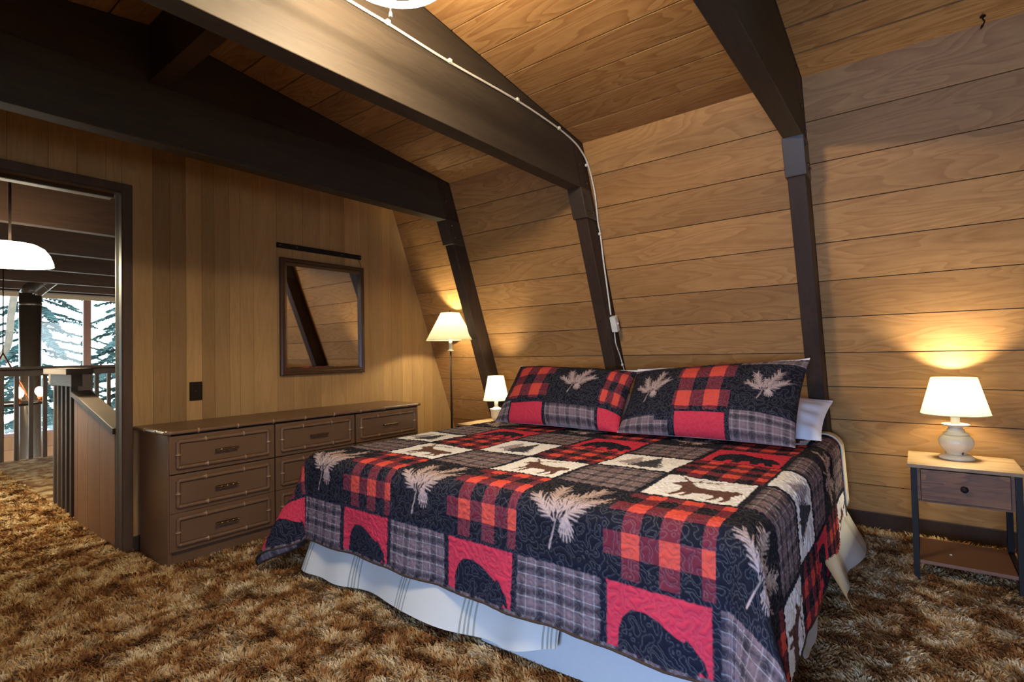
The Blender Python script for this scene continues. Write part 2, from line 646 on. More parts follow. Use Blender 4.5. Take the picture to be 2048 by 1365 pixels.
w3 = MB()
for x in (GX0, 0.5 * (GX0 + GX1) - 0.025, GX1 - 0.05):
    w3.box(x, x + 0.05, YB - 0.09, YB - 0.04, GZ0, GZ1)
w3.box(GX0, GX1, YB - 0.09, YB - 0.04, GZ0, GZ0 + 0.05)
w3.box(GX0, GX1, YB - 0.09, YB - 0.04, GZ1 - 0.05, GZ1)
w3o = w3.build('window_3', M['casing'])
tag(w3o, 'window in the gable end wall behind the camera', 'window', kind='structure')
part('pane', MB().box(GX0 + 0.05, GX1 - 0.05, YB - 0.068, YB - 0.062, GZ0 + 0.05, GZ1 - 0.05), M['glass'], w3o)

# ---- partition wall of vertical planks, with the doorway
DX0, DX1, DZ = 0.06, 1.003, 2.075     # clear edge of casing opening


def part_top(x):
    return cz(x) if LX - KX <= x <= KX else 0.0


wp = MB()
wp.prism([(DX1, 0), (wx(0) - 0.005, 0), (KX, KZ), (DX1, cz(DX1))], 1, YP + 0.012, YP + 0.10)
wp.prism([(DX0, DZ), (DX1, DZ), (DX1, cz(DX1)), (RX, RZ), (DX0, cz(DX0))], 1, YP + 0.012, YP + 0.10)
wp.prism([(LX - wx(0), 0), (DX0, 0), (DX0, cz(DX0)), (LX - KX, KZ)], 1, YP + 0.012, YP + 0.10)
wpo = wp.build('wall_left', M['groove'])
tag(wpo, 'partition wall of vertical tan planks behind the dresser', 'wall', kind='structure')
seams = [1.003, 1.159, 1.249, 1.338, 1.43, 1.506, 1.60, 1.668, 1.759, 1.927, 2.05, 2.13, 2.27, 2.36, 2.49, 2.64, 2.72, 2.86, 2.95, 3.07, 3.18, 3.32, 3.43, 3.55, 3.68, 3.85]
Gp = 0.0007


def plank_poly(a, b, z0):
    """vertical plank clipped by the sloped wall / ceiling"""
    def top(x):
        if x <= KX:
            return cz(x)
        return max(0.0, (x - WX) / WK)
    xs = [a] + ([RX] if a < RX < b else []) + ([KX] if a < KX < b else []) + [b]
    return [(a, z0), (b, z0)] + [(x, top(x)) for x in reversed(xs)]


tones = [1.0, 0.74, 0.68, 1.16, 0.80, 0.92, 0.96, 1.04, 1.06, 1.0, 1.08, 0.98, 1.06, 1.0, 1.10, 1.0, 0.94, 1.06, 1.0, 1.08, 0.98, 1.04, 0.96, 1.03, 1.0]
for a, b, tn in zip(seams[:-1], seams[1:], tones):
    o = MB().prism(plank_poly(a + Gp, b - Gp, 0.0), 1, YP, YP + 0.012).build('plank', M['part'], wpo)
    o.color = (tn, tn * (0.97 if tn < 0.9 else 1.0), tn * (0.92 if tn < 0.9 else 1.0), 1)
for a, b in zip([0.06, 0.22, 0.40, 0.52, 0.68, 0.80, 0.93][:-1] + [0.93], [0.22, 0.40, 0.52, 0.68, 0.80, 0.93, 1.003]):
    MB().prism(plank_poly(a + Gp, b - Gp, DZ), 1, YP, YP + 0.012).build('plank', M['part'], wpo)
MB().prism(plank_poly(-0.35, 0.06, 0.0), 1, YP, YP + 0.012).build('plank', M['part'], wpo)

# ---- doorway
dr = empty('door_1', (0.53, YP, 0), 'open doorway with dark wood casing leading to the stair landing', 'doorway', kind='structure')
part('casing', MB().box(DX1, DX1 + 0.049, YP - 0.018, YP, 0.0, 2.122), M['casing'], dr, 0.003)
part('casing', MB().box(DX0 - 0.049, DX0, YP - 0.018, YP, 0.0, 2.122), M['casing'], dr, 0.003)
part('casing', MB().box(DX0, DX1, YP - 0.018, YP, DZ, 2.122), M['casing'], dr, 0.003)
part('jamb', MB().box(DX1 - 0.004, DX1 + 0.03, YP - 0.012, YP + 0.035, 0.0, DZ), M['casing'], dr, 0.002)
part('jamb', MB().box(DX1 + 0.012, DX1 + 0.03, YP + 0.035, YP + 0.065, 0.0, DZ), M['groove'], dr)
part('jamb', MB().box(DX1 + 0.002, DX1 + 0.03, YP + 0.065, YP + 0.125, 0.0, DZ), M['casing'], dr, 0.002)
part('jamb', MB().box(DX0 - 0.004, DX0 + 0.015, YP - 0.012, YP + 0.125, 0.0, DZ), M['casing'], dr, 0.002)
part('head_jamb', MB().box(DX0, DX1, YP - 0.012, YP + 0.04, DZ - 0.012, DZ), M['casing'], dr, 0.002)
part('head_stop', MB().box(DX0, DX1 - 0.025, YP + 0.040, YP + 0.055, DZ - 0.03, DZ), M['groove'], dr)
part('door_track', MB().box(DX0, DX1 - 0.026, YP + 0.058, YP + 0.118, DZ - 0.030, DZ - 0.012), M['track'], dr, 0.002, 'pale metal sliding door track')

# ---- baseboards
o = MB().prism([(wx(0.0, 0.016), -0.01), (wx(0), -0.01), (wx(0.106), 0.106), (wx(0.106, 0.016), 0.106)], 1, YB, YP).build('baseboard_right', M['post'], None, 0.003)
tag(o, 'dark baseboard along the sloped wall', 'baseboard', kind='structure')
o = MB().box(DX1 + 0.05, 3.80, YP - 0.014, YP, -0.01, 0.085).build('baseboard_left', M['gusset'], None, 0.003)
tag(o, 'dark baseboard of the partition wall behind the dresser', 'baseboard', kind='structure')

# ------------------------------------------------------------------ timber frames
BZ0, BZ1 = 2.155, 2.44
FLAB = ['dark timber beam and leaning post nearest the partition wall and floor lamp',
        'middle dark timber beam and post carrying the pale cable above the bed',
        'dark timber beam and post on the bed side of the right nightstand',
        'dark timber beam and post beside the camera']
for i, (ya, yb) in enumerate(FR):
    fr = empty('timber_frame', (wx(0, 0.07), 0.5 * (ya + yb), 0), FLAB[i], 'beam')
    # beam board, filler above it, post, gusset sleeve, bolts, and the post of the far side
    part('beam', MB().prism([(LX - 2.93, BZ0), (wx(BZ0, 0.14), BZ0), (wx(BZ1, 0.14), BZ1), (LX - 2.85, BZ1)], 1, ya, yb), M['beam'], fr, 0.004)
    part('filler_board', MB().prism([(LX - KX + 0.1, BZ1), (wx(BZ1, 0.14), BZ1), (2.83, cz(2.83)), (RX, RZ), (LX - KX + 0.1, cz(LX - KX + 0.1))], 1, ya + 0.006, yb - 0.006), M['beam'], fr)
    zt_ = 2.452
    part('post', MB().prism([(wx(0, 0.14), 0), (wx(0), 0), (wx(zt_), zt_), (wx(zt_, 0.14), zt_ + 0.014)], 1, ya + 0.002, yb - 0.002), M['post'], fr, 0.004)
    part('post', MB().prism([(LX - wx(0), 0), (LX - wx(0, 0.14), 0), (LX - wx(zt_, 0.14), zt_ + 0.014), (LX - wx(zt_), zt_)], 1, ya + 0.002, yb - 0.002), M['post'], fr)
    part('gusset', MB().prism([(wx(1.975, 0.153), 1.975), (wx(1.975, 0.01), 1.975), (wx(2.158, 0.01), 2.158), (wx(2.158, 0.153), 2.158)], 1, ya - 0.005, yb + 0.005), M['gusset'], fr, 0.002, 'smooth brown sleeve below the beam')
    for (bx, bz) in ((0.045, 2.03), (0.045, 2.12), (0.10, 2.02), (0.10, 2.20), (0.05, 2.30)):
        b = MB()
        x_ = wx(bz, 0.15 - bx)
        b.lathe([(0.008, 0), (0.008, 0.006), (0.004, 0.009)], (0, 0, 0), 8)
        b.v = [(x_ + px, (ya - (0.005 if bz < 2.158 else -0.002)) - pz, bz + py) for px, py, pz in b.v]
        part('bolt', b, M['bolt'], fr)

rb = empty('ridge_beam', (RX, 0.5, 2.44), 'short dark ridge timber crossing between the first two beams at upper left', 'beam')
for (ya, yb) in BAYS:
    part('timber', MB().prism([(0.912, 2.44), (0.998, 2.44), (0.998, cz(0.998)), (RX, RZ), (0.912, cz(0.912))], 1, ya, yb), M['post'], rb, 0.003)

# ceiling hook right
hk = MB()
hx, hy = 2.90, -0.253
hzz = cz(hx)
hk.tube([(hx, hy, hzz), (hx, hy, hzz - 0.012), (hx + 0.008, hy - 0.006, hzz - 0.02), (hx + 0.014, hy, hzz - 0.035), (hx + 0.004, hy + 0.006, hzz - 0.046), (hx - 0.008, hy + 0.004, hzz - 0.040)], 0.0028, 8)
hk.lathe([(0.010, -0.004), (0.010, 0.002)], (hx, hy, hzz), 12)
o = hk.build('ceiling_hook', M['dark_iron'])
tag(o, 'small dark screw hook in the ceiling above the right nightstand', 'hook')

# ------------------------------------------------------------------ ring ceiling light
RC = Vector((1.055, 1.256, 2.303))
cl = empty('ceiling_light', (RC.x, RC.y, cz(RC.x)), 'round fluorescent ring light hanging below the ceiling beside the middle beam', 'light')
ring = [(RC.x + 0.166 * math.cos(a), RC.y + 0.166 * math.sin(a), RC.z) for a in [2 * PI * k / 48 for k in range(48)]]
part('ring_tube', MB().tube(ring, 0.0110, 10, closed=True), M['ring'], cl, label='glowing white ring tube')
part('canopy', MB().lathe([(0.02, 0.05), (0.05, 0.04), (0.07, 0.015), (0.07, 0.0), (0.02, 0.0)], (RC.x, RC.y, RC.z + 0.05), 24), M['enamel'], cl)
part('stem', MB().lathe([(0.012, 0), (0.012, cz(RC.x) - RC.z - 0.08)], (RC.x, RC.y, RC.z + 0.08), 12), M['enamel'], cl)
for k in range(3):
    a = math.radians(229) + (k - 1) * 1.15
    part('bracket', MB().tube([(RC.x + 0.06 * math.cos(a), RC.y + 0.06 * math.sin(a), RC.z + 0.03), (RC.x + 0.152 * math.cos(a), RC.y + 0.152 * math.sin(a), RC.z + 0.016)], 0.004, 6), M['enamel'], cl)
pcx, pcy = 1.128, 1.361
pc = part('pull_chain', MB().tube([(pcx, pcy, RC.z + 0.03), (pcx, pcy, RC.z - 0.055)], 0.0016, 6), M['enamel'], cl)
part('chain_knob', MB().lathe([(0.002, 0.016), (0.0045, 0.012), (0.0055, 0.0)], (pcx, pcy, RC.z - 0.068), 10), M['white'], pc)

# ------------------------------------------------------------------ wall cable on the middle frame
YF = 1.679 - 0.007


def cpt(x, z, y=YF):
    return (x, y, z)


cable = empty('wall_cable', (3.40, YF, 1.45), 'pale armoured cable with inline switch running along the middle beam and down its post', 'cable')
path = [cpt(0.30, 2.46), cpt(1.167, 2.456), cpt(1.368, 2.458), cpt(1.728, 2.453), cpt(2.245, 2.466), cpt(2.642, 2.451), cpt(2.844, 2.423), cpt(2.937, 2.385), cpt(2.974, 2.352, 1.668), cpt(3.002, 2.290, 1.659), cpt(3.030, 2.213, 1.653), cpt(3.057, 2.136, 1.652), cpt(3.090, 2.051, 1.660), cpt(3.120, 1.965, 1.668), cpt(3.150, 1.889, 1.669), cpt(3.190, 1.724), cpt(3.240, 1.524), cpt(3.283, 1.345)]


def smooth_path(pts, n=8):
    P = [Vector(p) for p in pts]
    out = []
    for i in range(len(P) - 1):
        p0, p1, p2, p3 = P[max(i - 1, 0)], P[i], P[i + 1], P[min(i + 2, len(P) - 1)]
        for k in range(n):
            t_ = k / n
            out.append(0.5 * ((2 * p1) + (-p0 + p2) * t_ + (2 * p0 - 5 * p1 + 4 * p2 - p3) * t_ * t_ + (-p0 + 3 * p1 - 3 * p2 + p3) * t_ ** 3))
    out.append(P[-1])
    return out


def ridged(pts, r, pitch=0.011):
    out, rad = [], []
    P = [Vector(p) for p in pts]
    for a, b in zip(P[:-1], P[1:]):
        n = max(1, int((b - a).length / (pitch / 2)))
        for k in range(n):
            out.append(a.lerp(b, k / n))
    for i, p in enumerate(out):
        rad.append(r if i % 2 else r * 0.80)
    return out, rad


pp_, rr_ = ridged(smooth_path(path), 0.0062)
part('conduit', MB().tube(pp_, rr_, 8), M['conduit'], cable)
for (x, z) in ((0.62, 2.458), (1.37, 2.462), (1.728, 2.457), (2.245, 2.470), (2.66, 2.452), (2.985, 2.315), (3.145, 1.893)):
    part('cable_clip', MB().box(x - 0.009, x + 0.009, YF - 0.010, YF + 0.006, z - 0.009, z + 0.009), M['conduit'], cable, 0.002)
sb_ = MB()
sw0 = Vector((3.307, YF, 1.290))
ax = Vector((WK * -1, 0, -1)).normalized()      # down along the post
pr = Vector((ax.z * -1, 0, ax.x))
pr = Vector((-ax.z, 0, ax.x))


def swbox(l0, l1, w0, w1, d0, d1):
    v = []
    for d in (d0, d1):
        for w in (w0, w1):
            for l in (l0, l1):
                p = sw0 + ax * l + pr * w
                v.append((p.x, YF + 0.006 - d, p.z))
    return MB().add(v, [(0, 2, 3, 1), (4, 5, 7, 6), (0, 1, 5, 4), (2, 6, 7, 3), (0, 4, 6, 2), (1, 3, 7, 5)])


sb = part('switch_box', swbox(-0.055, 0.055, -0.021, 0.021, 0.0, 0.042), M['white'], cable, 0.003, 'white surface-mounted switch box')
part('toggle', swbox(-0.008, 0.004, -0.006, 0.006, 0.042, 0.052), M['enamel'], sb, 0.001)
cord = smooth_path([cpt(3.330, 1.235), cpt(3.338, 1.19), cpt(3.350, 1.150), cpt(3.405, 1.071), cpt(3.445, 1.003), cpt(3.480, 0.94), cpt(3.50, 0.86)])
part('flexible_cord', MB().tube(cord, 0.0042, 8), M['white'], cable, label='plain white cord below the switch')
part('cable_clip', MB().box(3.436, 3.450, YF - 0.006, YF + 0.006, 0.994, 1.010), M['conduit'], cable, 0.002)

# ------------------------------------------------------------------ mirror, bar above it, switch plate
mx0, mx1, mz0, mz1 = 1.942, 2.655, 0.970, 1.822
mr = empty('wall_mirror', (0.5 * (mx0 + mx1), YP, mz0), 'rectangular mirror in a dark walnut frame above the dresser', 'mirror')
prof = [(0.0, 0.0), (0.0, 0.024), (0.008, 0.031), (0.018, 0.031), (0.024, 0.024), (0.034, 0.026), (0.044, 0.018), (0.052, 0.012), (0.052, 0.0)]


def frame_piece(c0, c1, inx, inz):
    """mitred moulding from corner c0 to c1; inx,inz: inward unit direction at each end"""
    v, f = [], []
    for c, (ix, iz) in ((c0, inx), (c1, inz)):
        for d, h in prof:
            v.append((c[0] + ix * d, YP - h, c[1] + iz * d))
    n = len(prof)
    for k in range(n):
        f.append((k, (k + 1) % n, n + (k + 1) % n, n + k))
    f.append(tuple(range(n)))
    f.append(tuple(range(2 * n - 1, n - 1, -1)))
    return MB().add(v, f)


cs = [(mx0, mz0, 1, 1), (mx1, mz0, -1, 1), (mx1, mz1, -1, -1), (mx0, mz1, 1, -1)]
for k in range(4):
    a, b = cs[k], cs[(k + 1) % 4]
    part('frame', frame_piece((a[0], a[1]), (b[0], b[1]), (a[2], a[3]), (b[2], b[3])), M['frame'], mr)
part('mirror_glass', MB().box(mx0 + 0.04, mx1 - 0.04, YP - 0.008, YP - 0.002, mz0 + 0.04, mz1 - 0.04), M['mirror'], mr, label='silvered mirror pane')
bar = empty('wall_rail', (2.28, YP, 1.89), 'slim black rail fixed to the wall just above the mirror', 'rail')
part('rail_bar', MB().box(1.923, 2.636, YP - 0.020, YP, 1.890, 1.926), M['black'], bar, 0.002)
for x in (1.94, 2.07, 2.45, 2.62):
    part('screw', MB().box(x - 0.008, x + 0.008, YP - 0.0225, YP - 0.019, 1.905, 1.911), M['brass'], bar)
part('hanging_wire', MB().tube(smooth_path([(2.612, YP - 0.006, 1.892), (2.63, YP - 0.008, 1.865), (2.637, YP - 0.008, 1.845), (2.636, YP - 0.006, 1.82)], 5), 0.0016, 6), M['dark_iron'], bar)

sp = empty('wall_plate', (1.391, YP, 0.90), 'dark brown blank outlet plate on the partition above the dresser', 'outlet')
part('plate', MB().box(1.354, 1.428, YP - 0.008, YP, 0.841, 0.958), M['dark_iron'], sp, 0.003)
part('screw', MB().lathe([(0.004, 0), (0.004, 0.002)], (0, 0, 0), 8), M['brass'], sp)
sc_ = sp.children[-1]
sc_.rotation_euler = (PI / 2, 0, 0)
sc_.data.transform(Matrix.Translation(-sc_.data.vertices[0].co))
sc_.location = (0.0, -0.008, 0.0)

# ------------------------------------------------------------------ dresser
dx0, dx1, dyf, dyb, dzt = 1.075, 2.828, 3.150, 3.590, 0.722
ds = empty('dresser', (0.5 * (dx0 + dx1), 0.5 * (dyf + dyb), 0), 'long low brown nine-drawer dresser with bamboo mouldings under the mirror', 'dresser')
cb = MB()
cb.box(dx0, dx0 + 0.018, dyf, dyb - 0.03, 0.0, 0.70)
cb.box(dx1 - 0.018, dx1, dyf, dyb - 0.03, 0.0, 0.70)
cb.box(dx0 + 0.018, dx1 - 0.018, dyb - 0.045, dyb - 0.03, 0.03, 0.70)
cb.box(dx0 + 0.018, dx1 - 0.018, dyf + 0.012, dyb - 0.05, 0.075, 0.695, mi=1)
part('carcass', cb, [M['dresser'], M['dresser_dark']], ds, 0.002)
part('plinth', MB().box(dx0 + 0.018, dx1 - 0.018, dyf + 0.014, dyf + 0.032, -0.01, 0.078), M['dresser'], ds)
part('top', MB().box(dx0 - 0.014, dx1 + 0.014, dyf - 0.012, dyb, 0.700, 0.720), M['dresser'], ds, 0.004)


def bamboo(p0, p1, r, nodes):
    """rod with swollen rings; returns rod MB and node MB"""
    a, b = Vector(p0), Vector(p1)
    pts, rad = [], []
    N = 60
    for k in range(N + 1):
        t_ = k / N
        pts.append(a.lerp(b, t_))
        d = min([abs(t_ - q) * (b - a).length for q in nodes] + [1])
        rad.append(r * (1 + 0.32 * math.exp(-(d / 0.007) ** 2)))
    rod = MB().tube(pts, rad, 8)
    nm = MB()
    for q in nodes:
        p = a.lerp(b, q)
        dd = (b - a).normalized() * 0.0035
        nm.tube([p - dd, p, p + dd], [r * 1.28, r * 1.42, r * 1.28], 8)
    return rod, nm


def bparts(name, p0, p1, r, nodes, parent):
    rod, nm = bamboo(p0, p1, r, nodes)
    o_ = len(rod.v)
    rod.v += nm.v
    rod.f += [tuple(i + o_ for i in f) for f in nm.f]
    rod.m += [1] * len(nm.f)
    rod.sm += nm.sm
    return part(name, rod, [M['bamboo'], M['node']], parent)


bparts('edge_moulding', (dx0 - 0.014, dyf - 0.012, 0.710), (dx1 + 0.014, dyf - 0.012, 0.710), 0.0105, [0.09 + 0.1185 * k for k in range(8)], ds)
for sx in (dx0 - 0.014, dx1 + 0.014):
    bparts('edge_moulding', (sx, dyf - 0.012, 0.710), (sx, dyb, 0.710), 0.0105, [0.25, 0.62], ds)

cols = [(1.082, 1.655), (1.663, 2.243), (2.251, 2.820)]
zr = [(0.488, 0.690), (0.280, 0.484), (0.076, 0.276)]
DW, DH = 0.572, 0.202


def make_drawer(x0, z0):
    d = bpy.data.objects.new('drawer', None)
    me = MB().box(x0, x0 + DW, dyf - 0.006, dyf + 0.010, z0, z0 + DH)
    d = part('drawer', me, M['dresser'], ds, 0.0025)
    y = dyf - 0.008
    ix0, ix1, iz0, iz1 = x0 + 0.040, x0 + DW - 0.040, z0 + 0.032, z0 + DH - 0.032
    off = ds.location
    for (p0, p1, nn) in (((ix0, y, iz0), (ix1, y, iz0), [0.30, 0.72]), ((ix0, y, iz1), (ix1, y, iz1), [0.28, 0.70]),
                         ((ix0, y, iz0), (ix0, y, iz1), [0.5]), ((ix1, y, iz0), (ix1, y, iz1), [0.5])):
        bparts('bamboo_moulding', p0, p1, 0.0108, nn, d)
    # raised centre field
    part('field', MB().box(ix0 + 0.012, ix1 - 0.012, dyf - 0.010, dyf - 0.005, iz0 + 0.012, iz1 - 0.012), M['dresser'], d, 0.002)
    cx, czz = x0 + DW / 2, z0 + DH / 2
    h = MB()
    pts = [(cx - 0.062 + 0.124 * k / 40, dyf - 0.030, czz) for k in range(41)]
    rad = [0.0052 * (1 + 0.35 * math.exp(-((abs(((k / 40.0) * 4) % 1 - 0.0) if ((k / 40.0) * 4) % 1 < 0.5 else 1 - ((k / 40.0) * 4) % 1) / 0.12) ** 2)) for k in range(41)]
    h.tube(pts, rad, 10)
    for sx in (-0.050, 0.050):
        h.tube([(cx + sx, dyf - 0.028, czz), (cx + sx, dyf - 0.006, czz)], 0.004, 8)
    h.box(cx - 0.058, cx + 0.058, dyf - 0.0115, dyf - 0.008, czz - 0.007, czz + 0.005)
    part('handle', h, M['brass'], d, label='aged brass bamboo-style pull')
    return d


proto = make_drawer(cols[0][0], zr[0][0])
for ci, (xa, xb) in enumerate(cols):
    for ri, (za, zb) in enumerate(zr):
        if ci == 0 and ri == 0:
            continue
        c = proto.copy()
        COL.objects.link(c)
        c.parent = ds
        c.location = (xa - cols[0][0], 0, za - zr[0][0])
        for ch in proto.children:
            k = ch.copy()
            COL.objects.link(k)
            k.parent = c

# ------------------------------------------------------------------ bed
BX0, BX1, BY0, BY1, BZ = 1.555, 3.46, 0.425, 2.47, 0.585
bed = empty('bed', (2.5, 1.45, 0), 'king-size mattress and box spring under the patchwork quilt', 'bed')
part('box_spring', MB().box(BX0 + 0.02, BX1, BY0 + 0.02, BY1 - 0.02, 0.14, 0.34), M['mattress'], bed, 0.03, None, 3)
part('mattress', MB().box(BX0 + 0.012, BX1, BY0 + 0.012, BY1 - 0.012, 0.34, BZ - 0.006), M['mattress'], bed, 0.05, None, 4)
for (x, y) in ((BX0 + 0.12, BY0 + 0.12), (BX0 + 0.12, BY1 - 0.12), (BX1 - 0.12, BY0 + 0.12), (BX1 - 0.12, BY1 - 0.12)):
    part('leg', MB().box(x - 0.03, x + 0.03, y - 0.03, y + 0.03, -0.01, 0.15), M['black'], bed)

# -------- print design: distance fields in block space


def seg_d(px, py, segs):
    d = np.full(px.shape, 9.0)
    for (x0, y0, x1, y1, w) in segs:
        dx, dy = x1 - x0, y1 - y0
        L2 = dx * dx + dy * dy + 1e-9
        tt = np.clip(((px - x0) * dx + (py - y0) * dy) / L2, 0, 1)
        d = np.minimum(d, np.hypot(px - x0 - tt * dx, py - y0 - tt * dy) - w * (1 - 0.6 * tt))
    return d


def poly_d(px, py, P):
    ins = np.zeros(px.shape, bool)
    d = np.full(px.shape, 9.0)
    n = len(P)
    for i in range(n):
        x0, y0 = P[i]
        x1, y1 = P[(i + 1) % n]
        c = ((y0 > py) != (y1 > py)) & (px < (x1 - x0) * (py - y0) / (y1 - y0 + 1e-12) + x0)
        ins ^= c
        dx, dy = x1 - x0, y1 - y0
        tt = np.clip(((px - x0) * dx + (py - y0) * dy) / (dx * dx + dy * dy + 1e-9), 0, 1)
        d = np.minimum(d, np.hypot(px - x0 - tt * dx, py - y0 - tt * dy))
    return np.where(ins, -d, d)


DEER = [(0.15, 0.60), (0.20, 0.57), (0.27, 0.57), (0.30, 0.50), (0.31, 0.40), (0.30, 0.30), (0.27, 0.16), (0.24, 0.10), (0.29, 0.10), (0.33, 0.18), (0.36, 0.30), (0.40, 0.32), (0.40, 0.22), (0.37, 0.10),
        (0.42, 0.10), (0.46, 0.24), (0.47, 0.33), (0.60, 0.34), (0.68, 0.33), (0.72, 0.24), (0.70, 0.16), (0.67, 0.09), (0.72, 0.09), (0.77, 0.19), (0.78, 0.30), (0.83, 0.22), (0.82, 0.15), (0.80, 0.09), (0.85, 0.09), (0.89, 0.22),
        (0.87, 0.34), (0.90, 0.44), (0.93, 0.50), (0.95, 0.45), (0.94, 0.56), (0.86, 0.59), (0.70, 0.57), (0.55, 0.58), (0.44, 0.61), (0.38, 0.68), (0.34, 0.76), (0.38, 0.79), (0.31, 0.79), (0.26, 0.76), (0.20, 0.68)]
ANTL = [(0.30, 0.78, 0.24, 0.88, 0.020), (0.24, 0.88, 0.16, 0.96, 0.016), (0.25, 0.86, 0.16, 0.86, 0.014), (0.27, 0.83, 0.20, 0.80, 0.012), (0.20, 0.92, 0.22, 0.99, 0.012),
        (0.33, 0.78, 0.44, 0.84, 0.020), (0.44, 0.84, 0.58, 0.86, 0.017), (0.58, 0.86, 0.66, 0.93, 0.014), (0.40, 0.82, 0.42, 0.93, 0.014), (0.49, 0.85, 0.52, 0.95, 0.014), (0.54, 0.86, 0.64, 0.84, 0.012)]
BEAR = [(0.05, 0.50), (0.04, 0.30), (0.05, 0.05), (0.22, 0.04), (0.24, 0.20), (0.30, 0.26), (0.34, 0.20), (0.33, 0.04), (0.45, 0.04), (0.47, 0.24), (0.58, 0.25), (0.62, 0.06), (0.72, 0.05), (0.73, 0.22),
        (0.78, 0.24), (0.84, 0.06), (0.94, 0.07), (0.90, 0.24), (0.93, 0.30), (0.99, 0.24), (1.0, 0.30), (0.97, 0.42), (0.90, 0.52), (0.84, 0.60), (0.80, 0.64), (0.77, 0.60), (0.66, 0.66), (0.52, 0.76), (0.36, 0.82), (0.20, 0.80), (0.10, 0.68)]


def tree_poly(cx, base, top, w, seed):
    r = random.Random(seed)
    L, R_ = [], []
    n = 9
    for k in range(n):
        t_ = k / n
        z = base + (top - base) * (0.08 + 0.92 * t_)
        ww = w * (1 - t_) + 0.012
        L += [(cx - ww * r.uniform(0.85, 1.12), z), (cx - ww * 0.55, z + (top - base) * 0.05)]
        R_ += [(cx + ww * r.uniform(0.85, 1.12), z), (cx + ww * 0.55, z + (top - base) * 0.05)]
    return [(cx - 0.02, base), (cx - 0.02, base + (top - base) * 0.08)] + L + [(cx, top)] + R_[::-1] + [(cx + 0.02, base + (top - base) * 0.08), (cx + 0.02, base)]


TREE_A = tree_poly(0.32, 0.24, 0.84, 0.24, 3)
TREE_B = tree_poly(0.58, 0.10, 0.93, 0.29, 5)


def sprig(seed):
    r = random.Random(seed)
    segs, cone = [], []

    def branch(x0, y0, x1, y1, n, ln):
        segs.append((x0, y0, x1, y1, 0.008))
        an = math.atan2(y1 - y0, x1 - x0)
        for k in range(n):
            t_ = 0.15 + 0.85 * k / (n - 1)
            x, y = x0 + (x1 - x0) * t_, y0 + (y1 - y0) * t_
            for sd in (-1, 1):
                a_ = an + sd * r.uniform(0.55, 1.05) * (1 - 0.45 * t_)
                l = ln * r.uniform(0.8, 1.15)
                segs.append((x, y, x + l * math.cos(a_), y + l * math.sin(a_), 0.0125))
    branch(0.44, 0.27, 0.27, 0.80, 14, 0.165)
    branch(0.42, 0.27, 0.13, 0.50, 9, 0.14)
    branch(0.47, 0.30, 0.50, 0.62, 7, 0.11)
    branch(0.50, 0.29, 0.74, 0.90, 16, 0.175)
    branch(0.53, 0.29, 0.90, 0.60, 12, 0.155)
    segs.append((0.37, 0.0, 0.46, 0.28, 0.013))
    for k in range(7):
        a_ = -1.45 + (k - 3) * 0.20
        l_ = 0.24 * (1 - 0.03 * (k - 3) ** 2)
        segs.append((0.58, 0.33, 0.58 + l_ * math.cos(a_), 0.33 + l_ * math.sin(a_), 0.019))
    for k in range(3):
        segs.append((0.52, 0.27 - 0.05 * k, 0.68, 0.26 - 0.05 * k, 0.012))
    return segs


SPRIG = sprig(4)

C_BLACK = np.array([0.010, 0.010, 0.017])
C_NAVY = np.array([0.010, 0.011, 0.022])
C_RED = np.array([0.56, 0.035, 0.065])
C_ORED = np.array([0.62, 0.075, 0.050])
C_MAR = np.array([0.150, 0.022, 0.034])
C_WHITE = np.array([0.80, 0.78, 0.78])
C_TAN = np.array([0.46, 0.34, 0.31])
C_BROWN = np.array([0.115, 0.052, 0.040])
C_PLAID = np.array([0.118, 0.080, 0.088])


def lerp3(a, b, f):
    return a * (1 - f[..., None]) + b * f[..., None]


def sst(d, w):
    """coverage of the inside (d<0) with soft edge w"""
    return np.clip(0.5 - d / w, 0, 1)


def check_col(lu, lv, n=4.0):
    """buffalo check"""
    a = (np.floor(lu * n).astype(int) % 2).astype(float)
    b = (np.floor(lv * n).astype(int) % 2).astype(float)
    out = np.zeros(lu.shape + (3,))
    out[:] = C_MAR
    out[(a == 1) & (b == 1)] = C_ORED
    out[(a == 0) & (b == 0)] = C_BLACK
    return out


def plaid_col(U, V):
    """grey-brown tartan in metres"""
    def st(x, p, w, o=0.0):
        d = np.abs(((x + o) / p) % 1.0 - 0.5) * p
        return np.clip(1 - d / w, 0, 1)
    wv = 0.10 * np.sin(U * 900) * np.sin(V * 900)
    out = np.zeros(U.shape + (3,))
    out[:] = C_PLAID
    out *= (1 + wv)[..., None]
    for x, o in ((U, 0.0), (V, 0.017)):
        out = lerp3(out, C_PLAID * 2.5, 0.36 * np.clip(st(x, 0.075, 0.020, o + 0.036), 0, 1))
        out = lerp3(out, C_BLACK * 1.6, 0.62 * np.clip(st(x, 0.075, 0.013, o) * 1.5, 0, 1))
        out = lerp3(out, C_WHITE * 0.75, 0.36 * np.clip(st(x, 0.0375, 0.0028, o) * 1.3, 0, 1))
    return out


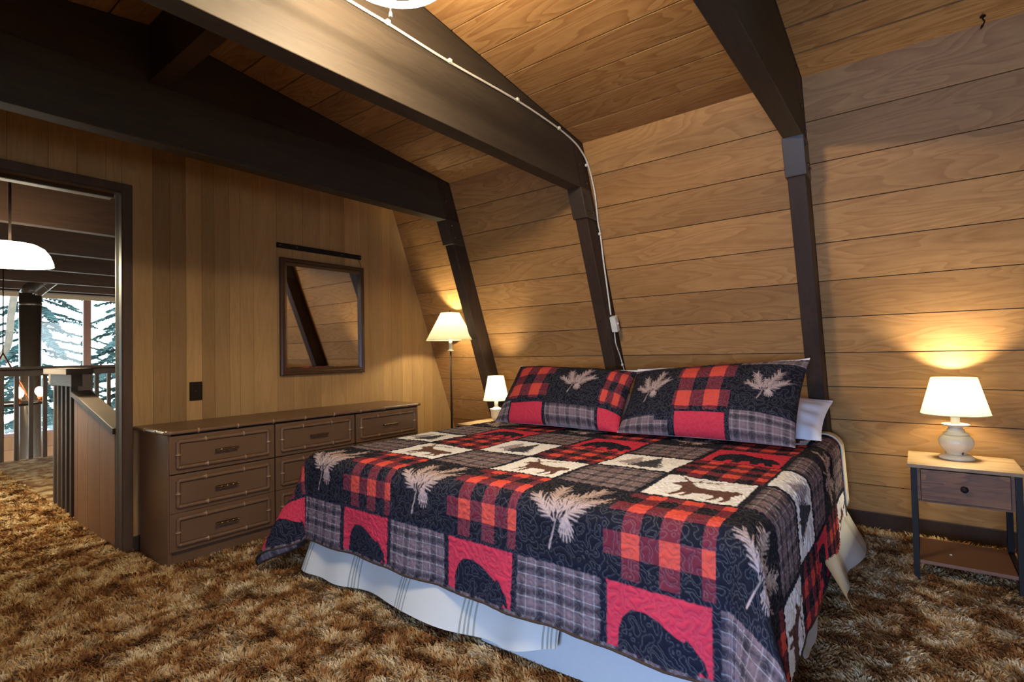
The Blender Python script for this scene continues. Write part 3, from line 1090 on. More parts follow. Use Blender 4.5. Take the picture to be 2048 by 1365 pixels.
def block(kind, lu, lv, U, V):
    """colours of one patch; lu,lv in 0..1 (lv up), U,V in metres"""
    out = np.zeros(lu.shape + (3,))
    e = 0.012
    if kind == 'pine':
        out[:] = C_BLACK
        d = seg_d((lu - 0.06) / 0.92, (lv - 0.06) / 0.92, SPRIG)
        return lerp3(out, C_TAN, sst(d, e))
    if kind == 'check':
        return check_col(lu * 1.0 + 0.04, lv + 0.06, 5.2)
    if kind == 'plaid':
        return plaid_col(U, V)
    if kind == 'deer':
        out[:] = C_WHITE
        d = np.minimum(poly_d(lu, lv, DEER), seg_d(lu, lv, ANTL))
        return lerp3(out, C_BROWN, sst(d, e))
    if kind == 'bear':
        out[:] = C_RED
        d = poly_d((lu - 0.08) / 0.88, (lv - 0.05) / 0.86, BEAR)
        return lerp3(out, C_NAVY, sst(d, e))
    if kind == 'tree':
        out[:] = C_WHITE
        out = lerp3(out, np.array([0.36, 0.31, 0.33]), sst(poly_d(lu, lv, TREE_A), e))
        return lerp3(out, np.array([0.045, 0.045, 0.060]), sst(poly_d(lu, lv, TREE_B), e))
    out[:] = C_BLACK
    return out


UP = 0.344
V_ROWS = [0.0, 0.014, 0.222, 0.632]            # hem binding, row A, row B
for _k in range(6):
    V_ROWS.append(V_ROWS[-1] + 0.3235)
D_SEQ = ['bind', 'bear', 'check', 'deer', 'check', 'bear', 'check', 'deer', 'plaid']
P_SEQ = ['bind', 'plaid', 'pine', 'plaid', 'tree', 'plaid', 'pine', 'plaid', 'check']


def quilt_colour(U, V):
    """U: metres towards -y measured so that column k starts at UP*k; V: metres up from the foot hem"""
    out = np.zeros(U.shape + (3,))
    out[:] = C_NAVY
    ci = np.floor(U / UP).astype(int)
    for r in range(len(V_ROWS) - 1):
        v0, v1 = V_ROWS[r], V_ROWS[r + 1]
        rm = (V >= v0) & (V < v1)
        for c in np.unique(ci[rm]) if rm.any() else []:
            m_ = rm & (ci == c)
            kind = (D_SEQ if c % 2 == 0 else P_SEQ)[r]
            if kind == 'bind':
                out[m_] = plaid_col(U[m_] + V[m_], U[m_] - V[m_]) * 0.7
                continue
            b = 0.014
            bu = 0.012
            u_, v_ = U[m_] - c * UP, V[m_] - v0
            lu = (u_ - bu) / (UP - 2 * bu)
            lv = (v_ - b) / (v1 - v0 - 2 * b)
            if r == 1:          # the hem cuts the lowest row short
                v_ = v_ + 0.085
                lv = (v_ - b) / (v1 - v0 + 0.085 - 2 * b)
            wob = 0.004 * vnoise(U[m_] * 60, V[m_] * 60, 3)
            if kind in ('check',):
                ed = np.full(lu.shape, -1.0)
            else:
                ed = np.maximum(np.maximum(bu - u_, u_ - UP + bu), np.maximum(b - v_, v_ - (v1 - v0 + (0.085 if r == 1 else 0)) + b)) + wob
            col = block(kind, lu, lv, U[m_], V[m_])
            out[m_] = lerp3(np.broadcast_to(C_NAVY, col.shape), col, sst(ed, 0.004))
    return out


def stitch(U, V, seed=11, sc=1 / 0.030):
    """meandering quilting: returns relief (m) and thread coverage"""
    n = vnoise(U * sc, V * sc, seed) + 0.18 * vnoise(U * sc * 2.1, V * sc * 2.1, seed + 1)
    gx_ = vnoise((U + 0.001) * sc, V * sc, seed) + 0.18 * vnoise((U + 0.001) * sc * 2.1, V * sc * 2.1, seed + 1)
    gy_ = vnoise(U * sc, (V + 0.001) * sc, seed) + 0.18 * vnoise(U * sc * 2.1, (V + 0.001) * sc * 2.1, seed + 1)
    g = np.hypot(gx_ - n, gy_ - n) / 0.001 + 6.0
    d = np.minimum(np.abs(n - 0.10), np.abs(n + 0.22)) / g     # metres from the line
    relief = 0.0032 * (1 - np.exp(-(d / 0.0045) ** 2)) - 0.0020
    return relief, np.clip(1.25 - d / 0.0013, 0, 1)


def finish_print(col, U, V):
    rel, th = stitch(U, V)
    lum = col.mean(-1)
    thc = np.array([0.30, 0.29, 0.30])
    k = th * np.where(lum < 0.12, 0.22, 0.12)
    return rel, lerp3(col, np.broadcast_to(thc, col.shape), k)


# -------- quilt cloth
def quilt_surface(a, b):
    """a: across coordinate in y (flat cloth), b: along coordinate in x (flat cloth), relative to mattress edges.
    Returns points of cloth draped over the mattress box."""
    dr_ = np.maximum(BY0 - a, 0)          # beyond the right edge
    dl_ = np.maximum(a - BY1, 0)
    df_ = np.maximum(BX0 - b, 0)          # beyond the foot edge
    ds_ = dr_ + dl_
    r = np.hypot(ds_, df_)
    th = np.arctan2(df_, ds_)             # 0 side, pi/2 foot
    cor = np.sin(2 * th) ** 2
    R_ = 0.075 + 0.03 * cor
    q = R_ * PI / 2
    inb = r < q
    rest = np.maximum(r - q, 0)
    flare = 0.05 + 0.24 * cor
    # soft vertical folds
    along = np.where(ds_ > df_, b, a)
    fold = np.where(ds_ > df_, 0.35, 1.0) * (0.010 * np.sin(along * 11 + 1.0) + 0.006 * np.sin(along * 23 + 0.3))
    flare = flare + np.clip(rest / 0.25, 0, 1) * fold * (1 - cor) * 2.5
    # deep fold at the corner
    flare = flare + cor * (0.20 * np.cos(6.0 * (th - 0.85)) * np.clip(rest / 0.2, 0, 1))
    off = np.where(inb, R_ * np.sin(np.minimum(r, q) / R_), R_ + rest * np.sin(flare))
    drop = np.where(inb, R_ * (1 - np.cos(np.minimum(r, q) / R_)), R_ + rest * np.cos(flare))
    rs = np.maximum(r, 1e-9)
    ox, oy = off * df_ / rs, off * ds_ / rs
    X = np.maximum(b, BX0) - ox
    Y = np.clip(a, BY0, BY1) + np.where(dr_ > 0, -oy, oy)
    Z = BZ + 0.020 - drop
    # gentle sag and rumple of the top
    Z = Z + np.where(r < 1e-6, 1, np.exp(-r / 0.05)) * (0.010 * vnoise(a * 2.2, b * 2.2, 21) + 0.004 * vnoise(a * 7, b * 7, 22))
    return X, Y, np.maximum(Z, 0.012)


STEP = 0.0031
U0Y = 2.519                                # column 0.. start: y = 2.519 - UP*k ; D columns even after shift below
a_arr = np.arange(BY0 - 0.545, BY1 + 0.50, STEP)
VHEM = 1.09                                # flat-cloth x of the foot hem
b_arr = np.arange(VHEM, 3.39, STEP)
A, B = np.meshgrid(a_arr, b_arr, indexing='ij')
X, Y, Z = quilt_surface(A, B)
# columns: deer columns at y .455-.80, 1.143-1.487, 1.83-2.175
U = (2.175 - A)
U = U + UP * 4                              # keep positive; even index = deer column
V = B - VHEM
colq = quilt_colour(U, V)
relq, colq = finish_print(colq, U, V)
P3 = np.stack([X, Y, Z], -1)
du = np.gradient(P3, axis=0)
dv = np.gradient(P3, axis=1)
N3 = np.cross(dv, du)
N3 /= np.linalg.norm(N3, axis=-1, keepdims=True) + 1e-12
N3 *= np.where(N3[..., 2:3] < -0.2, -1, 1)
P3 = P3 + N3 * relq[..., None]
quilt = np_mesh('quilt', P3.reshape(-1, 3), grid_faces(len(a_arr), len(b_arr)), M['print'], None, True, colq.reshape(-1, 3))
tag(quilt, 'rustic patchwork quilt with deer, bear, pine and plaid squares spread over the bed', 'quilt')


def np_sub(o, name, pts, r, m, label=None):
    return part(name, MB().tube(pts, r, 6), m, o, 0, label)


# rolled binding along the foot hem and both sides
hem = [tuple(P3[i, 0]) for i in range(0, len(a_arr), 8)]
np_sub(quilt, 'binding', hem, 0.0045, M['groove'], 'dark bound hem')
hem = [tuple(P3[0, j]) for j in range(0, len(b_arr), 8)]
np_sub(quilt, 'binding', hem, 0.0045, M['groove'], 'dark bound hem')
hem = [tuple(P3[-1, j]) for j in range(0, len(b_arr), 8)]
np_sub(quilt, 'binding', hem, 0.0045, M['groove'], 'dark bound hem')

# cream blanket edge showing at the head end of the quilt
bl_a = np.arange(BY0 - 0.42, BY1 + 0.40, 0.02)
bl_b = np.arange(3.375, 3.47, 0.0155)
A2, B2 = np.meshgrid(bl_a, bl_b, indexing='ij')
Xb, Yb, Zb = quilt_surface(A2, B2)
bl = np_mesh('blanket', np.stack([Xb, Yb, Zb + 0.006], -1).reshape(-1, 3), grid_faces(len(bl_a), len(bl_b)), M['cream_sheet'])
bl.modifiers.new('thickness', 'SOLIDIFY').thickness = 0.008
tag(bl, 'cream blanket edge showing beyond the quilt at the head of the bed', 'blanket')

# -------- bed skirt with stripes


def skirt_mat():
    m, nt, b = mat('striped_bed_skirt_cotton')
    uvn = nd(nt, 'ShaderNodeUVMap', uv_map='cloth_uv')
    sx = nd(nt, 'ShaderNodeSeparateXYZ')
    nt.links.new(uvn.outputs[0], sx.inputs[0])

    def stripes(src, period, offs, w):
        acc = None
        f = math_n(nt, 'FRACT', math_n(nt, 'DIVIDE', src, period))
        for o_ in offs:
            d = math_n(nt, 'ABSOLUTE', math_n(nt, 'SUBTRACT', f, o_))
            s_ = math_n(nt, 'LESS_THAN', d, w)
            acc = s_ if acc is None else math_n(nt, 'MAXIMUM', acc, s_)
        return acc
    s1 = stripes(sx.outputs[0], 0.36, [0.10, 0.15, 0.19, 0.25], 0.011)
    s2 = stripes(sx.outputs[1], 0.30, [0.70, 0.76, 0.80], 0.012)
    c = mix(nt, math_n(nt, 'MULTIPLY', s1, 0.75), (0.53, 0.53, 0.50), (0.19, 0.20, 0.165))
    c = mix(nt, math_n(nt, 'MULTIPLY', s2, 0.75), c, (0.19, 0.22, 0.19))
    nt.links.new(c, b.inputs['Base Color'])
    b.inputs['Roughness'].default_value = 0.9
    return m


M['skirt'] = skirt_mat()


def skirt_strip(pts_top, outdir, amp, z0f, flare, n=240, name='panel', m=None, parent=None, phase=0.0, ztop=0.36):
    """pts_top: start,end (x,y); wavy drop cloth"""
    nv = 18
    s_ = np.linspace(0, 1, n)
    x = pts_top[0][0] + (pts_top[1][0] - pts_top[0][0]) * s_
    y = pts_top[0][1] + (pts_top[1][1] - pts_top[0][1]) * s_
    L = math.hypot(pts_top[1][0] - pts_top[0][0], pts_top[1][1] - pts_top[0][1])
    t_ = np.linspace(0, 1, nv)
    Sg, T = np.meshgrid(s_, t_, indexing='ij')
    z0 = z0f(Sg)
    Zz = ztop + (z0 - ztop) * T
    w = amp * T ** 1.3 * (np.sin(Sg * L * 9 + 1.2 * np.sin(Sg * L * 3.1) + phase) + 0.7 * np.sin(Sg * L * 15 + 1.3 + 2 * np.sin(Sg * L * 4.3) + phase)) + flare * T
    Xx = x[:, None] + outdir[0] * w
    Yy = y[:, None] + outdir[1] * w
    V_ = np.stack([Xx, Yy, Zz], -1).reshape(-1, 3)
    uv = np.stack([Sg * L + 0.05 * np.sin(T * 2), 0.36 - (ztop - Zz)], -1).reshape(-1, 2)
    return np_mesh(name, V_, grid_faces(n, nv), m or M['skirt'], parent, True, None, uv)


sk = empty('bed_skirt', (BX0, 1.45, 0), 'white striped bed skirt flaring below the quilt hem', 'bed skirt')
skirt_strip(((BX0 + 0.01, BY1), (BX0 + 0.01, 0.98)), (-1, 0), 0.026, lambda s: 0.042 - 0.012 * np.sin(s * 8) + 0.50 * np.maximum(0, s - 0.84), 0.115, name='foot_panel', parent=sk)
skirt_strip(((BX0 + 0.015, 1.34), (BX0 + 0.015, BY0)), (-1, 0), 0.004, lambda s: 0.015 + 0 * s, 0.062, name='foot_lining', m=M['lining'], parent=sk)
skirt_strip(((1.95, BY0 + 0.005), (2.50, BY0 + 0.005)), (0, -1), 0.010, lambda s: 0.03 + 0.05 * (2 * s - 1) ** 2, 0.10, n=60, name='side_lining', m=M['lining'], parent=sk)
skirt_strip(((2.55, BY0), (BX1, BY0)), (0, -1), 0.022, lambda s: 0.03 + 0.0 * s, 0.155, n=120, name='side_panel', parent=sk, phase=1.0)
skirt_strip(((BX0, BY1 - 0.005), (BX1, BY1 - 0.005)), (0, 1), 0.015, lambda s: 0.02 + 0 * s, 0.06, name='side_panel', parent=sk)

# -------- pillows


def pillow(name, c00, c10, c01, c11, T, colfun, label, cat, m, step=0.0034, pinch=0.035, seed=0, group=None, flange=0.0):
    """c00 bottom right (towards -y), c10 bottom left ... corners given bottom/top; closed cushion"""
    C = [np.array(c, float) for c in (c00, c10, c01, c11)]
    wdt = np.linalg.norm(C[1] - C[0])
    hgt = np.linalg.norm(C[2] - C[0])
    nu, nv = max(8, int(wdt / step)), max(8, int(hgt / step))
    u = np.linspace(0, 1, nu)
    v = np.linspace(0, 1, nv)
    Ug, Vg = np.meshgrid(u, v, indexing='ij')
    cu, cv = 2 * Ug - 1, 2 * Vg - 1
    # pinched sides: edges draw in between the corners
    pu = cu * (1 - pinch * (1 - cv ** 2))
    pv = cv * (1 - pinch * 1.4 * (1 - cu ** 2))
    uu, vv = (pu + 1) / 2, (pv + 1) / 2
    base = (C[0] * ((1 - uu) * (1 - vv))[..., None] + C[1] * (uu * (1 - vv))[..., None] + C[2] * ((1 - uu) * vv)[..., None] + C[3] * (uu * vv)[..., None])
    nrm = np.cross(C[1] - C[0], C[2] - C[0])
    nrm /= np.linalg.norm(nrm)
    if nrm[0] > 0:
        nrm = -nrm
    prof_ = np.maximum(0, (1 - np.abs(cu) ** 2.6)) ** 0.55 * np.maximum(0, (1 - np.abs(cv) ** 2.4)) ** 0.55
    rum = 0.012 * vnoise(Ug * 6 + seed, Vg * 4, 31) + 0.006 * vnoise(Ug * 14 + seed, Vg * 9, 32)
    rum = rum + 0.010 * np.exp(-((np.abs(cu) - 0.88) / 0.12) ** 2) * np.sin(Vg * 22 + seed)
    um, vm = Ug * wdt, Vg * hgt
    if colfun is not None:
        col = colfun(um, vm, wdt, hgt)
        rel, col = finish_print(col, um + seed * 3.0, vm)
    else:
        col, rel = None, 0
    front = base + nrm * (T * 0.62 * prof_ + rum * prof_ + rel)[..., None]
    updir = (C[2] - C[0]) / hgt
    base = base + updir * (0.016 * np.clip((Vg - 0.8) / 0.2, 0, 1) ** 2 * (0.8 + 1.5 * vnoise(Ug * 5 + seed, Ug * 0 + 0.5, 41)))[..., None]
    back = base - nrm * (T * 0.38 * prof_ + 0.0)[..., None]
    Vv = np.concatenate([front.reshape(-1, 3), back.reshape(-1, 3)])
    g = grid_faces(nu, nv)
    F = np.concatenate([g, g[:, ::-1] + nu * nv])
    cc = None
    if colfun is not None:
        bc = np.broadcast_to(C_WHITE * 0.9, (nu * nv, 3))
        cc = np.concatenate([col.reshape(-1, 3), bc])
    o = np_mesh(name, Vv, F, m, None, True, cc)
    return tag(o, label, cat, group)


def sham_design(layout, top_v, edge=C_NAVY):
    """layout: list of (u0,u1,v0,v1,kind,flip) as fractions, u from the viewer's left"""
    def f(um, vm, w, h):
        lu = 1 - um / w              # viewer's left is the +y side
        lv = vm / h
        out = np.zeros(um.shape + (3,))
        out[:] = C_NAVY
        for (u0, u1, v0, v1, kind) in layout:
            m_ = (lu >= u0) & (lu < u1) & (lv >= v0) & (lv < v1)
            if not m_.any():
                continue
            a_ = (lu[m_] - u0) / (u1 - u0)
            b_ = (lv[m_] - v0) / (v1 - v0)
            if kind == 'red':
                c_ = np.zeros(a_.shape + (3,))
                c_[:] = C_RED
            elif kind == 'pinesmall':
                c_ = block('pine', (a_ - 0.12) / 0.76, (b_ - 0.16) / 0.68, um[m_], vm[m_])
            elif kind == 'check4':
                c_ = check_col(a_ + 0.2, b_ + 0.2, 3.9)
            else:
                c_ = block(kind, a_, b_, um[m_], vm[m_])
            out[m_] = c_
        return out
    return f


R_LAY = [(0.0, 0.245, 0.0, 0.16, 'plaid'), (0.245, 0.33, 0.0, 0.10, 'plaid'), (0.37, 0.655, 0.0, 0.195, 'red'), (0.68, 1.0, 0.0, 0.24, 'plaid'),
         (0.01, 0.345, 0.20, 0.93, 'pinesmall'), (0.345, 0.67, 0.22, 1.0, 'check4'), (0.67, 1.0, 0.27, 0.88, 'pinesmall'), (0.68, 1.0, 0.88, 1.0, 'plaid'), (0.0, 0.30, 0.93, 1.0, 'plaid')]
L_LAY = [(0.0, 0.125, 0.0, 0.24, 'plaid'), (0.14, 0.43, 0.0, 0.21, 'red'), (0.455, 0.84, 0.0, 0.20, 'plaid'), (0.86, 1.0, 0.0, 0.22, 'red'),
         (0.07, 0.44, 0.27, 1.0, 'check4'), (0.44, 0.84, 0.23, 0.98, 'pinesmall'), (0.85, 1.0, 0.28, 1.0, 'check4')]
sham_r = pillow('pillow', (2.80, 0.475, 0.625), (2.79, 1.40, 0.625), (3.17, 0.455, 1.035), (3.17, 1.44, 0.965), 0.20,
                sham_design(R_LAY, 0), 'right patchwork pillow sham with two pinecone sprigs around a check square', 'pillow', M['print'], seed=1, group='patchwork pillows at the head of the bed')
sham_l = pillow('pillow', (2.80, 1.395, 0.625), (2.80, 2.335, 0.625), (3.17, 1.435, 0.965), (3.19, 2.39, 1.00), 0.20,
                sham_design(L_LAY, 0), 'left patchwork pillow sham with a single pinecone sprig beside check squares', 'pillow', M['print'], seed=2, group='patchwork pillows at the head of the bed')
pillow('pillow', (3.03, 0.395, 0.630), (3.03, 1.32, 0.63), (3.33, 0.375, 0.80), (3.35, 1.36, 0.86), 0.12, None,
       'plain white pillow sticking out behind the right patchwork sham', 'pillow', M['sheet'], 0.012, seed=4, group='white pillows behind the shams')
pillow('pillow', (3.03, 1.46, 0.630), (3.03, 2.40, 0.63), (3.33, 1.46, 0.80), (3.35, 2.42, 0.80), 0.12, None,
       'plain white pillow mostly hidden behind the left patchwork sham', 'pillow', M['sheet'], 0.012, seed=5, group='white pillows behind the shams')

# ------------------------------------------------------------------ nightstands


def nightstand(y0, y1, label, x0=3.125, x1=3.50, h=0.540):
    """y0 < y1; front faces -x"""
    n = empty('nightstand', (0.5 * (x0 + x1), 0.5 * (y0 + y1), 0), label, 'nightstand')
    part('top', MB().box(x0 - 0.005, x1 + 0.01, y0 - 0.012, y1 + 0.012, h - 0.016, h), M['rustic'], n, 0.0015)
    L = 0.024
    for (a, b) in ((x0, y0), (x0, y1 - L), (x1 - L, y0), (x1 - L, y1 - L)):
        part('leg', MB().box(a, a + L, b, b + L, -0.012, h - 0.016), M['black'], n, 0.001)
    for yy in (y0 + 0.003, y1 - L + 0.003):
        for zz in (0.075, h - 0.040):
            part('side_rail', MB().box(x0 + L, x1 - L, yy, yy + 0.018, zz, zz + 0.02), M['black'], n)
    dz0, dz1 = h - 0.168, h - 0.018
    part('drawer_case', MB().box(x0 + 0.012, x1 - 0.004, y0 + L, y1 - L, dz0 - 0.006, dz0 + 0.002).box(x0 + 0.012, x1 - 0.004, y0 + L, y0 + L + 0.012, dz0, dz1).box(x0 + 0.012, x1 - 0.004, y1 - L - 0.012, y1 - L, dz0, dz1)
         .box(x1 - 0.016, x1 - 0.004, y0 + L, y1 - L, dz0, dz1), M['rustic_dark'], n)
    f = part('drawer', MB().box(x0 + 0.004, x0 + 0.018, y0 + L + 0.014, y1 - L - 0.014, dz0 + 0.004, dz1 - 0.003), M['rustic_dark'], n, 0.0015)
    k = MB().lathe([(0.005, 0.0), (0.005, 0.010), (0.013, 0.016), (0.0145, 0.022), (0.010, 0.028), (0.002, 0.030)], (0, 0, 0), 16)
    ky, kz = 0.5 * (y0 + y1), 0.5 * (dz0 + dz1)
    k.v = [(x0 + 0.004 - pz, ky + py, kz + px) for px, py, pz in k.v]
    part('knob', k, M['black'], f, label='round black knob')
    sh = part('shelf', MB().box(x0 + 0.004, x1 - 0.006, y0 + L, y1 - L, 0.078, 0.094), M['shelf'], n, 0.0015)
    return n, sh


ns_r, _ = nightstand(-0.340, 0.045, 'rustic nightstand with black metal legs to the right of the bed')
ns_l, _ = nightstand(2.60, 2.94, 'rustic nightstand behind the far left corner of the bed under the slim lamp', 3.06, 3.46)
cr = MB().box(3.27, 3.279, -0.10, -0.092, 0.094, 0.0965)
tag(cr.build('paper_scrap', M['enamel']), 'tiny white scrap lying on the lower shelf of the right nightstand', 'scrap')

# ------------------------------------------------------------------ lamps


def shade_obj(c, r0, r1, z0, z1, parent, trim=True):
    n = 40
    s = MB()
    v, f = [], []
    for (r, z) in ((r0, z0), (r1, z1)):
        for k in range(n):
            a = 2 * PI * k / n
            v.append((c[0] + r * math.cos(a), c[1] + r * math.sin(a), z))
    for k in range(n):
        f.append((k, (k + 1) % n, n + (k + 1) % n, n + k))
    s.add(v, f, smooth=True)
    o = part('lamp_shade', s, M['shade'], parent, label='lit cream fabric shade')
    for (r, z) in ((r0, z0), (r1, z1)):
        rim = [(c[0] + r * math.cos(2 * PI * k / n), c[1] + r * math.sin(2 * PI * k / n), z) for k in range(n)]
        part('rim', MB().tube(rim, 0.0018, 6, closed=True), M['shade'], o)
    return o


# right table lamp
lc = (3.375, -0.135)
lr = empty('table_lamp', (lc[0], lc[1], 0.540), 'white melon-bodied table lamp lit on the right nightstand', 'lamp')
c3 = (lc[0], lc[1], 0.540)
part('base', MB().lathe([(0.068, 0.0), (0.070, 0.006), (0.066, 0.014), (0.060, 0.018), (0.055, 0.022), (0.040, 0.024)], c3, 32), M['cream'], lr)
part('body', MB().lathe([(0.040, 0.024), (0.038, 0.030), (0.044, 0.036), (0.058, 0.052), (0.068, 0.072), (0.070, 0.088), (0.064, 0.104), (0.052, 0.116), (0.036, 0.122)], c3, 48,
                         flute=lambda a, z: 0.035 * (abs(math.sin(4 * a)) - 0.6) * max(0, math.sin(PI * (z - 0.02) / 0.105))), M['cream'], lr)
part('neck', MB().lathe([(0.050, 0.118), (0.052, 0.122), (0.048, 0.128), (0.034, 0.132), (0.036, 0.140), (0.034, 0.144), (0.026, 0.150), (0.030, 0.158), (0.052, 0.166), (0.055, 0.170), (0.050, 0.172), (0.018, 0.172)], c3, 32), M['cream'], lr)
part('socket_sleeve', MB().lathe([(0.0185, 0.170), (0.0185, 0.262)], c3, 20), M['candle'], lr)
cbk = smooth_path([(lc[0] - 0.060, lc[1] - 0.030, 0.575), (lc[0] - 0.063, lc[1] - 0.033, 0.566), (lc[0] - 0.072, lc[1] - 0.036, 0.556)], 4)
part('crack', MB().tube([(lc[0] - 0.036, lc[1] - 0.022, 0.586), (lc[0] - 0.037, lc[1] - 0.022, 0.568)], [0.006, 0.004], 6), M['crack'], lr, label='dark chip near the foot of the lamp')
shade_obj(lc, 0.136, 0.090, 0.760, 0.938, lr)
part('bulb', MB().sphere((lc[0], lc[1], 0.845), 0.026, 14, 1.2), M['bulb'], lr)
bulb_light('table_lamp_light', (lc[0], lc[1], 0.845), LAMP_W, parent=lr, r=0.028)

# left table lamp
l2 = (3.27, 2.705)
ll = empty('table_lamp', (l2[0], l2[1], 0.540), 'slim cream urn-bodied table lamp lit behind the left pillow', 'lamp')
c3 = (l2[0], l2[1], 0.540)
part('base', MB().lathe([(0.042, 0.0), (0.043, 0.008), (0.036, 0.014), (0.022, 0.020)], c3, 24), M['cream'], ll)
part('body', MB().lathe([(0.020, 0.018), (0.024, 0.024), (0.040, 0.040), (0.045, 0.060), (0.046, 0.096), (0.050, 0.100), (0.050, 0.104), (0.046, 0.106), (0.053, 0.112), (0.053, 0.116), (0.030, 0.120), (0.022, 0.126), (0.018, 0.130)], c3, 32), M['cream'], ll)
part('socket_sleeve', MB().lathe([(0.016, 0.124), (0.0155, 0.20)], c3, 16), M['candle'], ll)
shade_obj(l2, 0.103, 0.064, 0.724, 0.918, ll)
part('bulb', MB().sphere((l2[0], l2[1], 0.82), 0.024, 14, 1.2), M['bulb'], ll)
bulb_light('table_lamp_light', (l2[0], l2[1], 0.82), LAMP_W * 0.75, parent=ll, r=0.026)

# floor lamp
fl = (3.215, 3.155)
fo = empty('floor_lamp', (fl[0], fl[1], 0), 'slender dark floor lamp with a wide cream shade in the corner by the dresser', 'lamp')
part('base', MB().lathe([(0.125, 0.0), (0.128, 0.012), (0.110, 0.022), (0.03, 0.032), (0.012, 0.05)], (fl[0], fl[1], -0.005), 32), M['dark_iron'], fo)
part('pole', MB().lathe([(0.009, 0.03), (0.0085, 1.13)], (fl[0], fl[1], 0), 14), M['dark_iron'], fo)
part('drip_pan', MB().lathe([(0.010, 1.126), (0.024, 1.133), (0.024, 1.136), (0.010, 1.136)], (fl[0], fl[1], 0), 20), M['candle'], fo)
part('socket_sleeve', MB().lathe([(0.0145, 1.134), (0.0145, 1.27)], (fl[0], fl[1], 0), 16), M['candle'], fo)
shade_obj(fl, 0.205, 0.080, 1.222, 1.455, fo)
part('finial', MB().lathe([(0.003, 1.44), (0.007, 1.462), (0.004, 1.474), (0.001, 1.480)], (fl[0], fl[1], 0), 12), M['dark_iron'], fo)
part('bulb', MB().sphere((fl[0], fl[1], 1.33), 0.028, 14, 1.2), M['bulb'], fo)
bulb_light('floor_lamp_light', (fl[0], fl[1], 1.33), FLOOR_W, parent=fo, r=0.03)

# ------------------------------------------------------------------ shag carpet: rough base plus yarn tufts
gxs = np.arange(0.25, 3.845, 0.016)
gys = np.arange(-1.4, 8.06, 0.016)
A3, B3 = np.meshgrid(gxs, gys, indexing='ij')
hh = 0.006 * vnoise(A3 * 14, B3 * 14, 51) + 0.005 * vnoise(A3 * 33, B3 * 33, 52)
cb_ = np_mesh('shag_carpet', np.stack([A3, B3, hh], -1).reshape(-1, 3), grid_faces(len(gxs), len(gys)), M['carpet_base'])
tag(cb_, 'brown and tan mottled shag carpet covering the floor', 'carpet', kind='stuff')


def tufts(n, x0, x1, y0, y1, h0, h1, w, seed):
    r = np.random.default_rng(seed)
    x, y = r.uniform(x0, x1, n), r.uniform(y0, y1, n)
    keep = ~((x > BX0 + 0.1) & (x < 3.6) & (y > BY0 + 0.1) & (y < BY1 - 0.1)) & (x < 3.83) & ~((y > YP - 0.02) & (y < YP + 0.12) & (x > 1.0)) & ~((y > 3.2) & (y < 3.6) & (x > 1.05))
    keep &= ~((y > YP) & (x > 1.03))
    # only where the camera could look
    ang = np.degrees(np.arctan2(y, x)) - 37.755
    keep &= (np.abs(ang) < 50) & (np.hypot(x, y) > 0.75)
    x, y = x[keep], y[keep]
    k = len(x)
    # clumps lean together
    la = 2 * PI * vnoise(x * 9, y * 9, 61) + r.normal(0, 0.7, k) + 2.2
    h = r.uniform(h0, h1, k)
    ln = h * r.uniform(0.5, 1.3, k)
    ba = r.uniform(0, 2 * PI, k)
    ww = w * r.uniform(0.7, 1.3, k)
    bx, by = np.cos(ba) * ww, np.sin(ba) * ww
    lx, ly = np.cos(la) * ln, np.sin(la) * ln
    z0 = np.full(k, -0.003)
    V_ = np.empty((k, 5, 3))
    V_[:, 0] = np.stack([x - bx, y - by, z0], -1)
    V_[:, 1] = np.stack([x + bx, y + by, z0], -1)
    V_[:, 2] = np.stack([x + bx * 0.9 + lx * 0.4, y + by * 0.9 + ly * 0.4, h * 0.75], -1)
    V_[:, 3] = np.stack([x - bx * 0.9 + lx * 0.4, y - by * 0.9 + ly * 0.4, h * 0.75], -1)
    V_[:, 4] = np.stack([x + lx, y + ly, h * 0.95], -1)
    i = (np.arange(k) * 5)[:, None]
    F = np.concatenate([i + np.array([[0, 1, 2]]), i + np.array([[0, 2, 3]]), i + np.array([[3, 2, 4]])])
    return V_.reshape(-1, 3), F


Vt, Ft = [], []
o_ = 0
for args in ((150000, 0.3, 3.2, -1.0, 3.7, 0.012, 0.022, 0.0030, 1), (70000, 0.5, 2.0, 0.2, 2.6, 0.012, 0.022, 0.0024, 2),
             (45000, 1.6, 3.85, -1.2, 0.6, 0.012, 0.022, 0.0028, 3), (50000, 0.4, 1.4, 3.5, 8.0, 0.014, 0.026, 0.0055, 4)):
    v_, f_ = tufts(*args)
    Vt.append(v_)
    Ft.append(f_ + o_)
    o_ += len(v_)
tf = np_mesh('carpet_pile', np.concatenate(Vt), np.concatenate(Ft), M['carpet'], cb_, True)
tf['kind'] = 'stuff'

